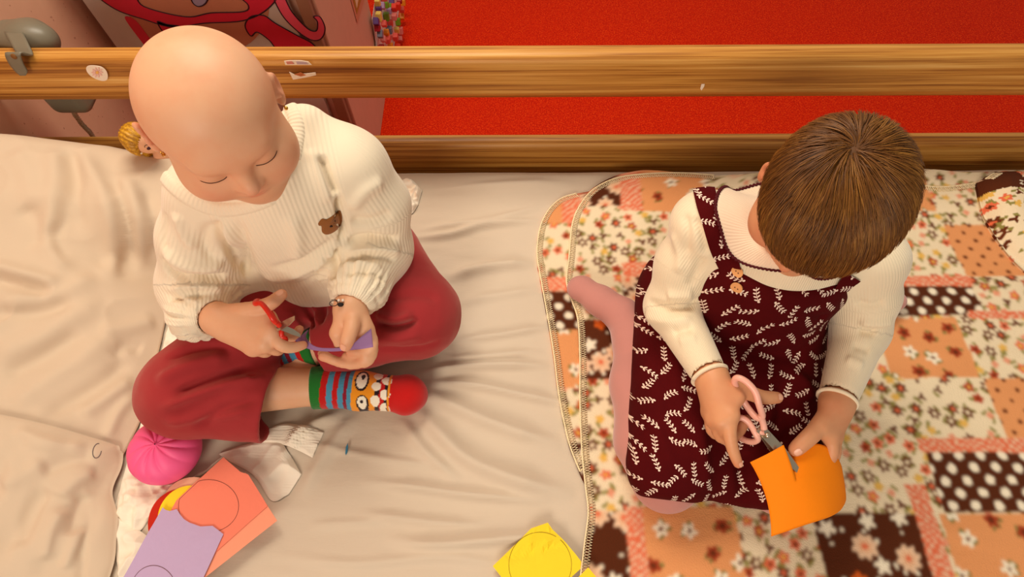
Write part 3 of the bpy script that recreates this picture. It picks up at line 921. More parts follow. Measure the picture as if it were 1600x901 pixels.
# bear badge
FELT = cloth('brown_felt', (150, 92, 44), weave=600, bump=.5)
cuts = [[(497, 348), (503, 341), (510, 342), (520, 336), (528, 329), (533, 330), (535, 345), (530, 355), (520, 363), (510, 366), (503, 362), (502, 353), (498, 352)]]
def badge(pix, B, off, mat, name, parent, th=.0012):
    c = np.mean(pix, 0); X = []
    for r in (0, .5, .85, 1.0):
        row = []
        for q in catmull([(*p_, 0) for p_ in pix], 3, True)[:, :2]:
            uv = c + (np.array(q) - c) * r; h_, n_ = hitn(B, *uv)
            row.append(h_ + n_ * (off + th * (1 - r ** 6)))
        X.append(row)
    X = np.array(X); n_, m_ = X.shape[:2]; V_ = X.reshape(-1, 3); F_ = []
    for i in range(n_ - 1):
        for j in range(m_):
            j2 = (j + 1) % m_; F_.append((i * m_ + j, i * m_ + j2, (i + 1) * m_ + j2, (i + 1) * m_ + j))
    return mesh_obj(name, V_, F_, mat, parent)
try:
    bd = badge(cuts[0], BJ, .0006, FELT, 'bear_badge', jump)
    BLK = plain('black_stitch', (40, 20, 12), .8)
    for e_ in ([(516, 350), (519, 352), (517, 353.5), (514, 353)], [(528, 335), (530, 336), (529, 338), (527, 337.5)]):
        badge(e_, BJ, .0022, BLK, 'eye', bd, .0004)
    pts = [hit(BJ, *q) + V3(0, -.001, .0026) for q in ((522, 350), (525, 348), (524, 345), (527, 343), (528.5, 341))]
    V, F = tube(pts, .0008, 6); mesh_obj('snout', V, F, BLK, bd)
except Exception as ex: print('badge', ex)

# ---- trousers
TR = NT('brick_red_cotton'); v = TR.coord()
TR.base(TR.mix(TR.noise(v, 14, 4), lin((150, 40, 44)), lin((170, 52, 54))), .9, .12)
TR.b.inputs['Sheen Weight'].default_value = .35; TR.b.inputs['Sheen Tint'].default_value = (1, .6, .5, 1)
TR.bump(TR.math('ADD', TR.noise(v, 1500, 2), TR.noise(TR.coord('Object', (60, 60, 60)), 1.2, 3)), .35, .001)
TR = TR.m
Q = Shape()
Q.ell(PEL + V3(0, -.01, -.004), (.130, .110, .085), A_M, .02)
Q.cap(hR + V3(0, 0, .002), kR, .076, .070, .03); Q.cap(hL + V3(0, 0, .002), kL, .078, .072, .03)
hemR, hemL = P(424, 632, .055), P(508, 540, .062)
for k_, hm, r0, r1 in ((kR, hemR, .070, .062), (kL, hemL, .070, .052)):
    G_ = Shape(); d = nrm(hm - k_)
    G_.cap(k_, hm + d * .06, r0, r1, .01); G_.plane(hm, d, .002)
    G_.cap(hm - d * .06, hm + d * .02, r1 - .010, r1 - .004, .003, 's')
    Q.group(G_, .022)
Q.plane((0, 0, .004), (0, 0, -1), .006)
V, F = Q.mesh(.003, 1)
b = bvh(V, F); N = vnormals(V, F)
for pix, w, d in (
    ([(265, 620), (310, 600), (360, 582), (400, 575)], .007, -.007), ([(245, 640), (300, 618), (370, 598), (420, 588)], .009, .006), ([(318, 618), (345, 605), (360, 598)], .004, -.006),
    ([(240, 600), (300, 570), (360, 555)], .012, .006), ([(255, 560), (310, 545), (370, 548)], .008, -.005), ([(300, 670), (350, 640), (410, 620)], .010, -.004),
    ([(250, 660), (320, 650), (400, 640)], .010, .004), ([(380, 578), (400, 590), (430, 594)], .004, -.005),
    ([(580, 505), (610, 512), (640, 506), (655, 496)], .006, -.009), ([(585, 490), (620, 498), (650, 488)], .008, .006), ([(575, 530), (620, 528), (660, 520)], .010, .004),
    ([(585, 545), (640, 545), (690, 530)], .007, -.003), ([(600, 470), (650, 460), (690, 470)], .010, -.003), ([(470, 470), (485, 490), (490, 515)], .006, -.006),
    ([(500, 450), (505, 480), (500, 510)], .006, -.006), ([(480, 465), (495, 490), (496, 510)], .006, .005), ([(440, 480), (460, 500), (470, 520)], .008, .004)):
    V = fold(V, N, b, pix, w * .9, d * 1.7)
V = V + N * (.0012 * fbm(V * 28, 5, 2))[:, None]
tro = mesh_obj('trousers', V, F, TR, kidA)

# ---- socks with printed monster faces
SOCK = vcol_mat('knitted_sock', rough=.95, bump=.35, bscale=1400, sheen=.3)
cG, cRd, cBl, cOr, cBk, cWh, cMa = (lin(c) for c in ((34, 116, 40), (196, 22, 20), (74, 146, 178), (238, 150, 32), (40, 20, 26), (246, 236, 214), (140, 22, 44)))
def sock(ank, toe, cuff, rad, name, flip):
    """ank..toe axis, cuff = start point on the shin"""
    K = Shape()
    ax = nrm(toe - ank); side = nrm(np.cross((0, 0, 1), ax)) * flip
    K.cap(cuff, ank, rad[0], rad[1], .01)
    K.cap(ank + V3(0, 0, -.006), ank + ax * .05 + V3(0, 0, -.004), rad[1] * .98, rad[2], .015)
    K.cap(ank + ax * .05 + V3(0, 0, -.004), toe - ax * .015, rad[2], rad[3], .012)
    K.ell(toe - ax * .022 - V3(0, 0, .002), (rad[3] * 1.16, .024, rad[3] * .95), np.stack([side, ax, V3(0, 0, 1)], 1), .012)
    G_ = Shape(); d = nrm(ank - cuff)
    G_.cap(cuff - d * .02, cuff + d * .014, rad[0] * 1.06, rad[0] * 1.06, .002); G_.plane(cuff, -d, .002)
    K.plane(cuff, -d, .002); K.group(G_, .002)
    V_, F_ = K.mesh(.0017, 1)
    # length from the cuff to the toe runs 0..1
    tot = np.linalg.norm(toe - cuff); axx = nrm(toe - cuff)
    t = (V_ - cuff) @ axx / tot; w = (V_ - cuff) @ side
    return V_, F_, t, w, tot
cufR = P(488, 606, .052)
V, F, t, w, tot = sock(nR + V3(.012, 0, 0), P(655, 618, .036), cufR, (.034, .0325, .0325, .030), 'sock', -1)
up = vnormals(V, F)
def sock_cols(t, w, V, monster=True):
    c = np.tile(np.array(cOr), (len(t), 1))
    st = [(-1, .115, cG), (.115, .170, cRd), (.170, .222, cBl), (.222, .268, cRd), (.268, .318, cBl), (.318, .352, cMa), (.352, .392, cBl)]
    for a, b_, cc in st: c[(t >= a) & (t < b_)] = cc
    c[t >= .74] = cRd
    if monster:
        s = .032
        def ell_(ct, cw, rt, rw, cc, rot=0.0):
            dt, dw = (t - ct) * tot, w - cw; ca, sa = math.cos(rot), math.sin(rot)
            u_, v_ = dt * ca + dw * sa, -dt * sa + dw * ca
            c[((u_ / rt) ** 2 + (v_ / rw) ** 2 < 1) & (t > .39) & (t < .76)] = cc
        ell_(.475, -.014, .0115, .019, cBk); ell_(.475, -.014, .0085, .0155, cWh); ell_(.482, -.020, .0030, .0050, cBk)
        ell_(.500, .021, .0105, .0105, cBk); ell_(.497, .020, .0078, .0078, cWh); ell_(.493, .020, .0024, .0024, cBk)
        m = (t > .605) & (t < .715) & (np.abs(w) < .040); c[m] = cBk
        m2 = (t > .645) & (t < .690) & (np.abs(w) < .038); c[m2] = cRd
        for cw in (-.026, -.006, .016, .034):
            ell_(.614, cw, .0078, .0075, cWh)
        for cw in (-.018, .006, .026):
            ell_(.702, cw, .0085, .0080, cWh)
        m = (t > .715) & (t < .722) & (np.abs(w) < .04); c[m] = cBk
        m = (t > .722) & (t < .74); c[m] = cOr
    return c
sk_ = mesh_obj('sock', V + up * (.0004 * np.sin(np.arctan2(w, V[:, 2] - .05) * 60) * (t < .4))[:, None], F, SOCK, kidA, colors=sock_cols(t, w, V))
sk_['label'] = 'striped sock with orange monster face and red toe'
cufL = P(496, 541, .055)
V, F, t, w, tot = sock(nL + V3(-.01, 0, 0), P(400, 578, .032), cufL, (.033, .032, .030, .026), 'sock', 1)
c = np.tile(np.array(cOr), (len(t), 1))
for a, b_, cc in [(-1, .17, cG), (.17, .245, cRd), (.245, .33, cBl), (.33, .40, cMa), (.40, .47, cBl), (.47, .54, cRd), (.54, .62, cBl)]: c[(t >= a) & (t < b_)] = cc
c[t > .86] = cWh
sk2 = mesh_obj('sock', V, F, SOCK, kidA, colors=c); sk2['label'] = 'striped sock tucked under the other shin'

# ---- jewellery
def bracelet(c, ax, r, n, tubr, mat, name, beads=None, bmat=None):
    ax = nrm(ax); u = nrm(np.cross(ax, (0, 0, 1))); w_ = np.cross(ax, u)
    ring = [np.array(c) + r * math.cos(a) * u + r * math.sin(a) * w_ for a in np.linspace(0, 2 * math.pi, n, endpoint=False)]
    Vv, Ff = tube(ring, tubr, 6, closed=True); o = mesh_obj(name, Vv, Ff, mat, kidA)
    return o, ring
BROWN = plain('dark_brown_cord', (86, 48, 26), .7); BLACK = plain('black_cord', (30, 20, 18), .7)
axR = aR_wr - sR[3]
for s_, rr in ((.004, .0232), (-.001, .0232)):
    o, ring = bracelet(aR_wr + nrm(axR) * (s_ - .004), axR, rr, 40, .0007, BROWN, 'beaded_bracelet')
    if s_ > 0:
        for i in range(0, 40, 2):
            Vv, Ff = tube([ring[i] - V3(0, 0, .001), ring[i] + V3(0, 0, .001)], .0016, 6); mesh_obj('bead', Vv, Ff, BROWN, o)
axL = aL_wr - sL[3]
o, ring = bracelet(aL_wr + nrm(axL) * .004, axL, .0232, 40, .0012, BLACK, 'cord_bracelet')
o2 = P(533, 473, .255)
kn = hit(BA, 533, 477)
kn = kn if kn is not None else o2
K = Shape(); K.ell(kn + V3(0, 0, .003), (.0045, .0035, .003), None, .001); V, F = K.mesh(.0008, 1); mesh_obj('knot', V, F, BLACK, o)
for dx in (0.0, .006):
    K = Shape(); K.ell(kn + V3(-.003 + dx, .006, .005), (.0022, .0022, .0022), None, .001); V, F = K.mesh(.0008, 1); mesh_obj('white_bead', V, F, plain('white_bead', (236, 222, 206), .3), o)
lp = [kn + V3(-.010 + .006 * math.cos(a), .0015 + .0045 * math.sin(a), .004) for a in np.linspace(0, 2 * math.pi, 16, endpoint=False)]
V, F = tube(lp, .0006, 5, closed=True); mesh_obj('bow_loop', V, F, BLACK, o)
V, F = tube([kn + V3(-.002, .004, .004), kn + V3(-.009, .0075, .005), kn + V3(-.014, .0065, .005)], .0006, 5); mesh_obj('cord_end', V, F, BLACK, o)
def earring(L, s):
    c = L(s * (.0780 + (.007 if s < 0 else 0)), -.010, -.0405); ring = [c + (HM @ V3(0, math.cos(a) *   .006, math.sin(a) * .006)) for a in np.linspace(0, 2 * math.pi, 22, endpoint=False)]
    Vv, Ff = tube(ring, .0009, 6, closed=True); o = mesh_obj('earring', Vv, Ff, GOLD, kidA)
    K = Shape(); K.ell(L(s * (.0790 + (.007 if s < 0 else 0)), -.009, -.0470), (.0026,) * 3, None, .001); Vv, Ff = K.mesh(.0008, 1); mesh_obj('earring_bead', Vv, Ff, GOLD, o)
earring(HL, 1); earring(HL, -1)
# =================================================================== the child in the maroon pinafore (right of the photo)
SKIN_B = skin_mat('skin_b', (214, 152, 110), (206, 128, 90))
kidB = empty('person', (0.36, 0.34, 0.0),
             'child in maroon floral pinafore kneeling on the patchwork blanket, cutting an orange paper', 'person')
B_L = nrm(V3(.9866, -.163, 0)); B_F = np.array([B_L[1], -B_L[0], 0.0]); B_M = frame(B_F, (0, 0, 1))
BPEL = V3(.395, .470, .09)
BX = [V3(.395, .468, .10), V3(.390, .450, .18), V3(.388, .436, .262)]
BN = [V3(.388, .428, .312), V3(.376, .400, .372)]
bR_sh, bR_el, bR_wr = P(1112, 352, .298), P(1042, 480, .180), P(1112, 590, .205)
bL_sh, bL_el, bL_wr = P(1350, 405, .285), P(1344, 515, .175), P(1308, 630, .185)
S = Shape()
S.ell(BPEL, (.105, .085, .08), B_M, .01)
S.cap(BX[0], BX[1], .08, .075, .03); S.cap(BX[1], BX[2], .075, .072, .03)
S.cap(bR_sh * .8 + BX[2] * .2, bL_sh * .8 + BX[2] * .2, .036, .036, .03)
S.cap(BN[0] - V3(0, 0, .03), BN[1], .038, .034, .025)
BHC = P(1284, 316, .450)
BHF = nrm(V3(-.30, -.72, -.61)); BHU = V3(.0, -.4, 1.0)
BHM = frame(BHF, BHU); BHM = rot_local(BHM, 'y', 4)
BSC = .865
BHL = add_head(S, BHC, BHM, BSC, 1.06)
for sh, el, wr in ((bR_sh, bR_el, bR_wr), (bL_sh, bL_el, bL_wr)):
    S.cap(sh, el, .030, .026, .02); S.cap(el, wr, .027, .019, .012)
kBR, kBL = P(1040, 745, .055), P(1215, 750, .055)
nBR, nBL = P(982, 500, .038), P(1300, 520, .045)
hBR, hBL = BPEL + B_M @ V3(-.06, .02, 0), BPEL + B_M @ V3(.06, .02, 0)
toeBR, toeBL = P(912, 450, .024), P(1400, 470, .03)
for h_, k_, n_, t_ in ((hBR, kBR, nBR, toeBR), (hBL, kBL, nBL, toeBL)):
    S.cap(h_, k_, .055, .044, .03); S.cap(k_, n_, .040, .026, .02); S.cap(n_, t_, .026, .016, .01)
# right hand: index finger stretched out, thumb through the upper ring
rk = PT([(1141, 648, .212), (1128, 657, .205), (1117, 655, .193), (1109, 643, .180)])
fill_palm(S, bR_wr, .0200, rk, .0118)
S.cap(P(1120, 605, .212), P(1150, 620, .216), .016, .013, .012)
gR = [finger(S, [rk[0], P(1140, 676, .204), P(1145, 702, .192), P(1153, 724, .180)], .0105, .0066),
      finger(S, [rk[1], P(1136, 680, .188), P(1152, 676, .172), P(1166, 655, .178)], .0095, .0072),
      finger(S, [rk[2], P(1126, 682, .176), P(1146, 684, .160), P(1160, 668, .164)], .0092, .0070),
      finger(S, [rk[3], P(1112, 672, .164), P(1130, 682, .150), P(1146, 672, .154)], .0085, .0066)]
gT = finger(S, [P(1130, 606, .212), P(1160, 610, .214), P(1190, 620, .206), P(1214, 621, .198)], .0125, .0085)
# left hand: thumb on top of the orange paper, fingers underneath
lk = PT([(1296, 678, .180), (1301, 681, .170), (1302, 680, .158), (1300, 674, .148)])
fill_palm(S, bL_wr, .0195, lk, .0115)
S.cap(P(1300, 640, .190), P(1282, 668, .190), .015, .0135, .012)
gL = [finger(S, [lk[0], P(1300, 704, .168), P(1290, 725, .152), P(1272, 736, .144)], .0100, .0075),
      finger(S, [lk[1], P(1304, 706, .156), P(1294, 728, .140), P(1276, 742, .130)], .0095, .0072),
      finger(S, [lk[2], P(1304, 702, .144), P(1296, 724, .126), P(1280, 738, .116)], .0090, .0070),
      finger(S, [lk[3], P(1300, 696, .132), P(1294, 716, .116), P(1282, 728, .106)], .0085, .0066)]
gT2 = finger(S, [P(1288, 658, .188), P(1268, 679, .190), P(1254, 692, .187), P(1243, 702, .181)], .0125, .0098)
V, F = S.mesh(.0025, 1)
fl = flush_attr(V, [(BHL(.042, .070, -.040), .022, .5), (BHL(-.042, .070, -.040), .022, .5), (BHL(0, .10, -.026), .010, .6), (BHL(-.085, -.014, 0), .02, .6)]
                + [(f[-1], .010, .5) for f in gR + gL + [gT, gT2]])
bodyB = mesh_obj('body', V, F, SKIN_B, kidB, attrs={'flush': fl})
BB = bvh(V, F)
nail('thumbnail', BB, gT, .0085, NAIL, bodyB, (0, -.2, 1)); nail('thumbnail', BB, gT2, .0098, NAIL, bodyB, (0, -.5, 1))
nail('fingernail', BB, gR[0], .0066, NAIL, bodyB, (.3, -.3, 1), w=.0033, l=.0045)
lashes(BHL, BB, bodyB)

# ---- tights
TI = cloth('pink_knit_tights', (196, 132, 122), weave=1100, bump=.4, sheen=.4)
K = Shape()
leg = PT([(1040, 742, .050), (1004, 690, .044), (992, 600, .042), (990, 530, .040), (972, 492, .034)])
K.chain(leg, [.047, .043, .040, .034, .030], .02)
K.cap(hBR, kBR, .060, .050, .03)
K.chain(PT([(972, 492, .034), (938, 470, .030), (910, 452, .026)]), [.032, .028, .023], .012)
K.ell(P(908, 450, .024), (.027, .024, .020), None, .012)
K.cap(hBL, kBL, .060, .050, .03); K.cap(kBL, nBL, .046, .032, .02); K.cap(nBL, toeBL, .030, .018, .012)
K.plane((0, 0, .016), (0, 0, -1), .004)
V, F = K.mesh(.0035, 1)
mesh_obj('tights', V, F, TI, kidB)

# ---- blouse
BL = rib_mat('cream_fine_rib', (240, 222, 190), .0032, .0007, .5)
T = Shape()
T.ell(BX[2] + V3(0, 0, .0), (.108, .074, .080), B_M, .02)
T.ell(BX[1], (.108, .085, .095), B_M, .05)
T.cap(bR_sh, bL_sh, .040, .040, .04)
T.cap(BX[2], BN[0] + V3(0, 0, .008), .055, .044, .035)
qR = PT([(1112, 352, .298), (1072, 412, .240), (1048, 478, .180), (1102, 574, .203)])
qL = PT([(1350, 405, .285), (1352, 460, .232), (1344, 515, .180), (1312, 612, .184)])
for c_ in (qR, qL):
    T.cap(c_[0], c_[1], .047, .044, .022); T.cap(c_[1], c_[2], .043, .039, .02); T.cap(c_[2], c_[3], .039, .0265, .018)
T.ell(qR[0] + V3(-.016, 0, .006), (.046, .048, .042), B_M, .015)
T.ell(qL[0] + V3(.012, 0, .004), (.046, .048, .042), B_M, .015)
T.cap(BN[0] + V3(0, -.002, .012), BN[1] + V3(0, -.004, .03), .037, .046, .006, 's')
for w_, c_ in ((bR_wr, qR), (bL_wr, qL)):
    d = nrm(c_[3] - c_[2]); T.plane(c_[3] + d * .006, d, .002) if False else None
    T.cap(c_[3] + d * .012, c_[3] + d * .09, .024, .034, .003, 's')
V, F = T.mesh(.003, 1)
b = bvh(V, F); N = vnormals(V, F)
for pix, w, d in (
    ([(1010, 470), (1045, 480), (1080, 478), (1100, 462)], .006, -.009), ([(1005, 455), (1040, 462), (1085, 458)], .009, .007), ([(1008, 492), (1045, 502), (1085, 498)], .009, .006),
    ([(1015, 515), (1050, 520), (1085, 512)], .006, -.006), ([(1030, 540), (1060, 535), (1090, 528)], .007, .003), ([(1085, 335), (1098, 365), (1105, 400)], .006, -.006), ([(1095, 330), (1105, 360), (1112, 390)], .005, .005),
    ([(1070, 330), (1075, 360), (1072, 400)], .006, -.004), ([(1050, 360), (1062, 400), (1060, 430)], .007, .004), ([(1100, 400), (1085, 430), (1075, 450)], .007, -.005),
    ([(1385, 470), (1360, 478), (1335, 470)], .007, -.005), ([(1395, 500), (1370, 505), (1340, 500)], .007, .006), ([(1400, 515), (1370, 520), (1340, 515)], .006, -.006),
    ([(1390, 545), (1360, 548), (1330, 540)], .007, -.004), ([(1380, 570), (1350, 572), (1320, 560)], .007, .004), ([(1110, 440), (1120, 460), (1135, 475)], .006, -.004)):
    V = fold(V, N, b, pix, w, d * 1.05)
rib, ribw = rib_coord(V, [(BX + [BN[0]], B_F, .09, B_L), (qR, B_F, .04, None), (qL, B_F, .04, None)])
blouse = mesh_obj('blouse', V, F, BL, kidB, attrs={'rib': rib, 'ribw': ribw}); BBL = bvh(V, F)
for w_, c_ in ((bR_wr, qR), (bL_wr, qL)):
    d = nrm(c_[3] - c_[2]); u = nrm(np.cross(d, (0, 0, 1))); w2 = np.cross(d, u); c0 = c_[3] + d * .0135
    ring = [c0 + .0255 * math.cos(a) * u + .0255 * math.sin(a) * w2 for a in np.linspace(0, 2 * math.pi, 40, endpoint=False)]
    Vv, Ff = tube(ring, .0030, 8, closed=True); mesh_obj('cuff_edge', Vv, Ff, BL, blouse, attrs={'rib': np.repeat(np.arange(40), 8) * .001, 'ribw': np.ones(320)})

# ---- pinafore dress with printed sprigs
def sprig_mat():
    t = NT('maroon_sprig_print'); v = t.coord()
    uv = t.attr('print').outputs['Vector']
    def layer(scale, seed, size):
        mp = t.n('ShaderNodeMapping'); mp.inputs['Scale'].default_value = (scale,) * 3; mp.inputs['Location'].default_value = (seed, seed * .7, 0)
        t.link(uv, mp.inputs[0])
        vo = t.n('ShaderNodeTexVoronoi', voronoi_dimensions='2D', feature='F1'); vo.inputs['Scale'].default_value = 1.0; vo.inputs['Randomness'].default_value = .55
        t.link(mp.outputs[0], vo.inputs['Vector'])
        df = t.n('ShaderNodeVectorMath', operation='SUBTRACT'); t.link(mp.outputs[0], df.inputs[0]); t.link(vo.outputs['Position'], df.inputs[1])
        sep = t.n('ShaderNodeSeparateXYZ'); t.link(df.outputs[0], sep.inputs[0])
        sc_ = t.n('ShaderNodeSeparateColor'); t.link(vo.outputs['Color'], sc_.inputs[0])
        ang = t.math('ADD', t.math('MULTIPLY', sc_.outputs[0], 5.2), -2.6)
        ca, sa = t.math('COSINE', ang), t.math('SINE', ang)
        x, y = sep.outputs[0], sep.outputs[1]
        a = t.math('SUBTRACT', t.math('MULTIPLY', x, ca), t.math('MULTIPLY', y, sa))
        b_ = t.math('ADD', t.math('MULTIPLY', x, sa), t.math('MULTIPLY', y, ca))
        # slight curl of the stem
        a = t.math('ADD', a, t.math('MULTIPLY', t.math('MULTIPLY', b_, b_), t.math('SUBTRACT', t.math('MULTIPLY', sc_.outputs[1], 1.0), .5)))
        lim = t.math('LESS_THAN', t.math('ABSOLUTE', b_), size)
        stem = t.math('MULTIPLY', t.math('LESS_THAN', t.math('ABSOLUTE', a), .013), lim)
        # leaf pairs
        per = .20
        fr = t.math('SUBTRACT', t.math('FRACT', t.math('DIVIDE', b_, per)), .5)
        ly = t.math('MULTIPLY', fr, per); lx = t.math('SUBTRACT', t.math('ABSOLUTE', a), .085)
        u_ = t.math('ADD', t.math('MULTIPLY', lx, .80), t.math('MULTIPLY', ly, .60)); w_ = t.math('SUBTRACT', t.math('MULTIPLY', ly, .80), t.math('MULTIPLY', lx, .60))
        e = t.math('ADD', t.math('POWER', t.math('DIVIDE', u_, .086), 2.0), t.math('POWER', t.math('DIVIDE', w_, .040), 2.0))
        leaf = t.math('MULTIPLY', t.math('LESS_THAN', e, 1.0), lim)
        # blossom at the foot of the stem
        dd = t.math('ADD', t.math('POWER', a, 2.0), t.math('POWER', t.math('ADD', b_, size), 2.0))
        flo = t.math('LESS_THAN', dd, .0036)
        return t.math('MAXIMUM', t.math('MAXIMUM', stem, leaf), flo)
    m = layer(39, 0.0, .43)
    col = t.mix(t.noise(v, 14, 3), lin((66, 3, 6)), lin((84, 6, 9)))
    t.base(t.mix(m, col, lin((240, 214, 196))), .9, .1)
    t.bump(t.noise(v, 1500, 2), .3, .0008)
    return t.m
DRESS = sprig_mat()
D = Shape()
D.ell(BX[1] + B_M @ V3(0, .006, .0), (.121, .098, .115), B_M, .03)
D.ell(BX[2] + B_M @ V3(0, .004, -.02), (.118, .090, .092), B_M, .04)
D.plane(V3(.38, .37, .299), nrm(V3(.0, -.05, 1.0)), .004)
Kt = Shape()
Kt.ell(BPEL + V3(0, -.005, 0), (.150, .115, .088), B_M, .03)
Kt.cap(hBR + V3(-.026, 0, .01), P(1048, 724, .072), .088, .070, .035); Kt.cap(hBL + V3(0, 0, .01), P(1215, 742, .072), .085, .066, .035)
Kt.cap(BPEL + V3(-.01, -.10, .02), P(1140, 725, .060), .075, .058, .04)
# the hem hangs off the knees
hd_ = nrm(P(1160, 788, .05) - P(1000, 772, .05)); hn = nrm(np.cross(hd_, (0, 0, 1)))
hn = hn if hn[1] < 0 else -hn
Kt.plane(P(1080, 785, .04), nrm(hn + V3(0, 0, -.15)), .008)
Kt.plane((0, 0, .018), (0, 0, -1), .006)
D.group(Kt, .045)
V, F = D.mesh(.003, 1)
b = bvh(V, F); N = vnormals(V, F)
for pix, w, d in (
    ([(1150, 560), (1200, 555), (1260, 560), (1300, 545)], .010, -.008), ([(1130, 540), (1190, 530), (1260, 535)], .010, .005), ([(1220, 590), (1225, 640), (1210, 690)], .012, -.012),
    ([(1060, 520), (1100, 600), (1120, 680)], .012, .005), ([(1010, 520), (1040, 600), (1050, 700)], .010, -.005), ([(1030, 480), (1070, 560), (1080, 640)], .008, -.004),
    ([(1160, 700), (1158, 745), (1160, 785)], .007, -.010), ([(1090, 640), (1100, 700), (1100, 770)], .010, .004), ([(1150, 480), (1170, 500), (1200, 520)], .008, -.004),
    ([(1260, 480), (1290, 500), (1300, 530)], .008, -.006), ([(1235, 580), (1260, 600), (1270, 630)], .010, .006), ([(1000, 640), (1030, 680), (1060, 740)], .009, .004)):
    V = fold(V, N, b, pix, w, d)
V = V + N * (.0016 * fbm(V * 20, 9, 2))[:, None]
pr = np.stack([V[:, 0], V[:, 1] * .80 + (-V[:, 2]) * -.75, 0 * V[:, 0]], 1)
pr[:, 1] = V[:, 1] * .85 + V[:, 2] * .53
dress = mesh_obj('pinafore_dress', V, F, DRESS, kidB, attrs={'print': pr}); BD = bvh(V, F)
# straps drape over the shoulders on top of the blouse
def ribbon(path, width, th, mat, name, parent, normals, uvs=True):
    path = np.asarray(path); n = len(path); Tn = np.gradient(path, axis=0); X = np.zeros((n, 5, 3)); 
    for i in range(n):
        s_ = nrm(np.cross(nrm(Tn[i]), normals[i]))
        for j, a in enumerate(np.linspace(-1, 1, 5)): X[i, j] = path[i] + s_ * a * width / 2 + normals[i] * th * (1 - .6 * a ** 4)
    V_, F_ = gridmesh(X); p_ = np.stack([V_[:, 0], V_[:, 1] * .85 + V_[:, 2] * .53, 0 * V_[:, 0]], 1)
    return mesh_obj(name, V_, F_, mat, parent, attrs={'print': p_})
def drape(pix, B, off, n=6):
    out = []; nn = []
    pp_ = catmull([(*q, 0) for q in pix], n)[:, :2]
    for q in pp_:
        h_, k_ = hitn(B, *q)
        if h_ is not None: out.append(h_ + k_ * off); nn.append(k_)
    nn = np.array(nn); 
    for _ in range(4): nn[1:-1] = (nn[:-2] + nn[2:] + nn[1:-1]) / 3
    return np.array(out), np.array([nrm(q) for q in nn])
pth, nn = drape([(1098, 290), (1108, 330), (1124, 380), (1142, 420), (1150, 452)], BBL, .0025)
st = ribbon(pth, .030, .002, DRESS, 'shoulder_strap', dress, nn)
pth2, nn2 = drape([(1330, 430), (1320, 440), (1310, 452)], BBL, .004)
if len(pth2) > 3: ribbon(pth2, .030, .002, DRESS, 'shoulder_strap', dress, nn2)
WOODB = plain('wooden_button', (214, 150, 92), .5)
BOTH = bvh(*merge([(V, [tuple(f) for f in F]), gridmesh(np.stack([pth - .015 * V3(1, 0, 0), pth + .015 * V3(1, 0, 0)], 1))]))
for q in ((1152, 426), (1152, 448)):
    h_, k_ = hitn(BOTH, *q)
    if h_ is None: continue
    if k_ @ ray(*q) > 0: k_ = -k_
    u = nrm(np.cross(k_, (0, 0, 1))); w2 = np.cross(k_, u)
    ol = []
    for a in np.linspace(0, 2 * math.pi, 20, endpoint=False):
        r_ = .0085 * (1 - .18 * (math.sin(a) > .6) * abs(math.sin(a)))
        ol.append(h_ + k_ * .003 + u * r_ * math.cos(a) + w2 * r_ * .85 * math.sin(a))
    Vv, Ff = slab(ol, .0025, k_); bt = mesh_obj('heart_button', Vv, Ff, WOODB, dress, smooth=False)
    for s_ in (-1, 1):
        Vv, Ff = tube([h_ + k_ * .0052 + u * s_ * .0022, h_ + k_ * .0060 + u * s_ * .0022], .0009, 6); mesh_obj('button_hole', Vv, Ff, DARK, bt)
# ---- collar: flat, round lobes with a maroon scalloped edge
COLM = rib_mat('cream_collar_rib', (240, 214, 186), .0034, .0007, .45)
ncen = BN[0] + V3(.002, .010, .016); ndir = nrm(BN[1] - BN[0]); nu = nrm(B_L - ndir * (B_L @ ndir)); nw = np.cross(ndir, nu)
TRIM = plain('maroon_crochet_trim', (78, 12, 20), .9)
na, nr = 90, 12; X = np.zeros((na, nr, 3)); out = []
for i, a in enumerate(np.linspace(0, 2 * math.pi, na)):
    dirv = math.cos(a) * nu + math.sin(a) * nw; fr = dirv @ B_F
    ro = .098 + .020 * max(0, -(dirv @ B_L)) ** 3 - .024 * max(0, fr) - .008 * math.exp(-((math.atan2(dirv @ B_L, max(1e-6, fr)) if fr > 0 else 9) / .16) ** 2)
    for j, t_ in enumerate(np.linspace(0, 1, nr)):
        r_ = .041 + (ro - .041) * t_
        q = ncen + dirv * r_ + ndir * (.020 - .030 * t_)
        o_ = Vector(q + V3(0, 0, .08)); hh = BBL.ray_cast(o_, Vector((0, 0, -1)))
        if hh[0] is not None and t_ > .25: q = np.array([q[0], q[1], max(q[2] - .03, hh[0][2] + .0110)])
        X[i, j] = q
for _ in range(5):
    X[:, 1:-1, 2] = (X[:, :-2, 2] + X[:, 2:, 2] + 2 * X[:, 1:-1, 2]) / 4
    X[1:-1, :, 2] = np.maximum(X[1:-1, :, 2], (X[:-2, :, 2] + X[2:, :, 2] + 2 * X[1:-1, :, 2]) / 4)
V, F = gridmesh(X); N = vnormals(V, F)
if N[:, 2].mean() < 0: F = F[:, ::-1]; N = -N
nv = len(V)
idx = np.arange(na * nr).reshape(na, nr); rim = np.concatenate([idx[:, 0], idx[::-1, -1]])
Vc = np.vstack([V, V - N * .003]); sk = np.stack([rim, np.roll(rim, -1), np.roll(rim, -1) + nv, rim + nv], 1)
collar = mesh_obj('collar', Vc, np.vstack([F, F[:, ::-1] + nv, sk]), COLM, blouse, attrs={'rib': np.tile(np.repeat(np.linspace(0, .5, na), nr), 2), 'ribw': np.ones(len(Vc))})
edge_ = X[:, -1]; L_ = np.concatenate([[0], np.cumsum(np.linalg.norm(np.diff(edge_, axis=0), axis=1))])
tt_ = np.arange(0, L_[-1], .0008); ed = np.stack([np.interp(tt_, L_, edge_[:, k]) for k in range(3)], 1)
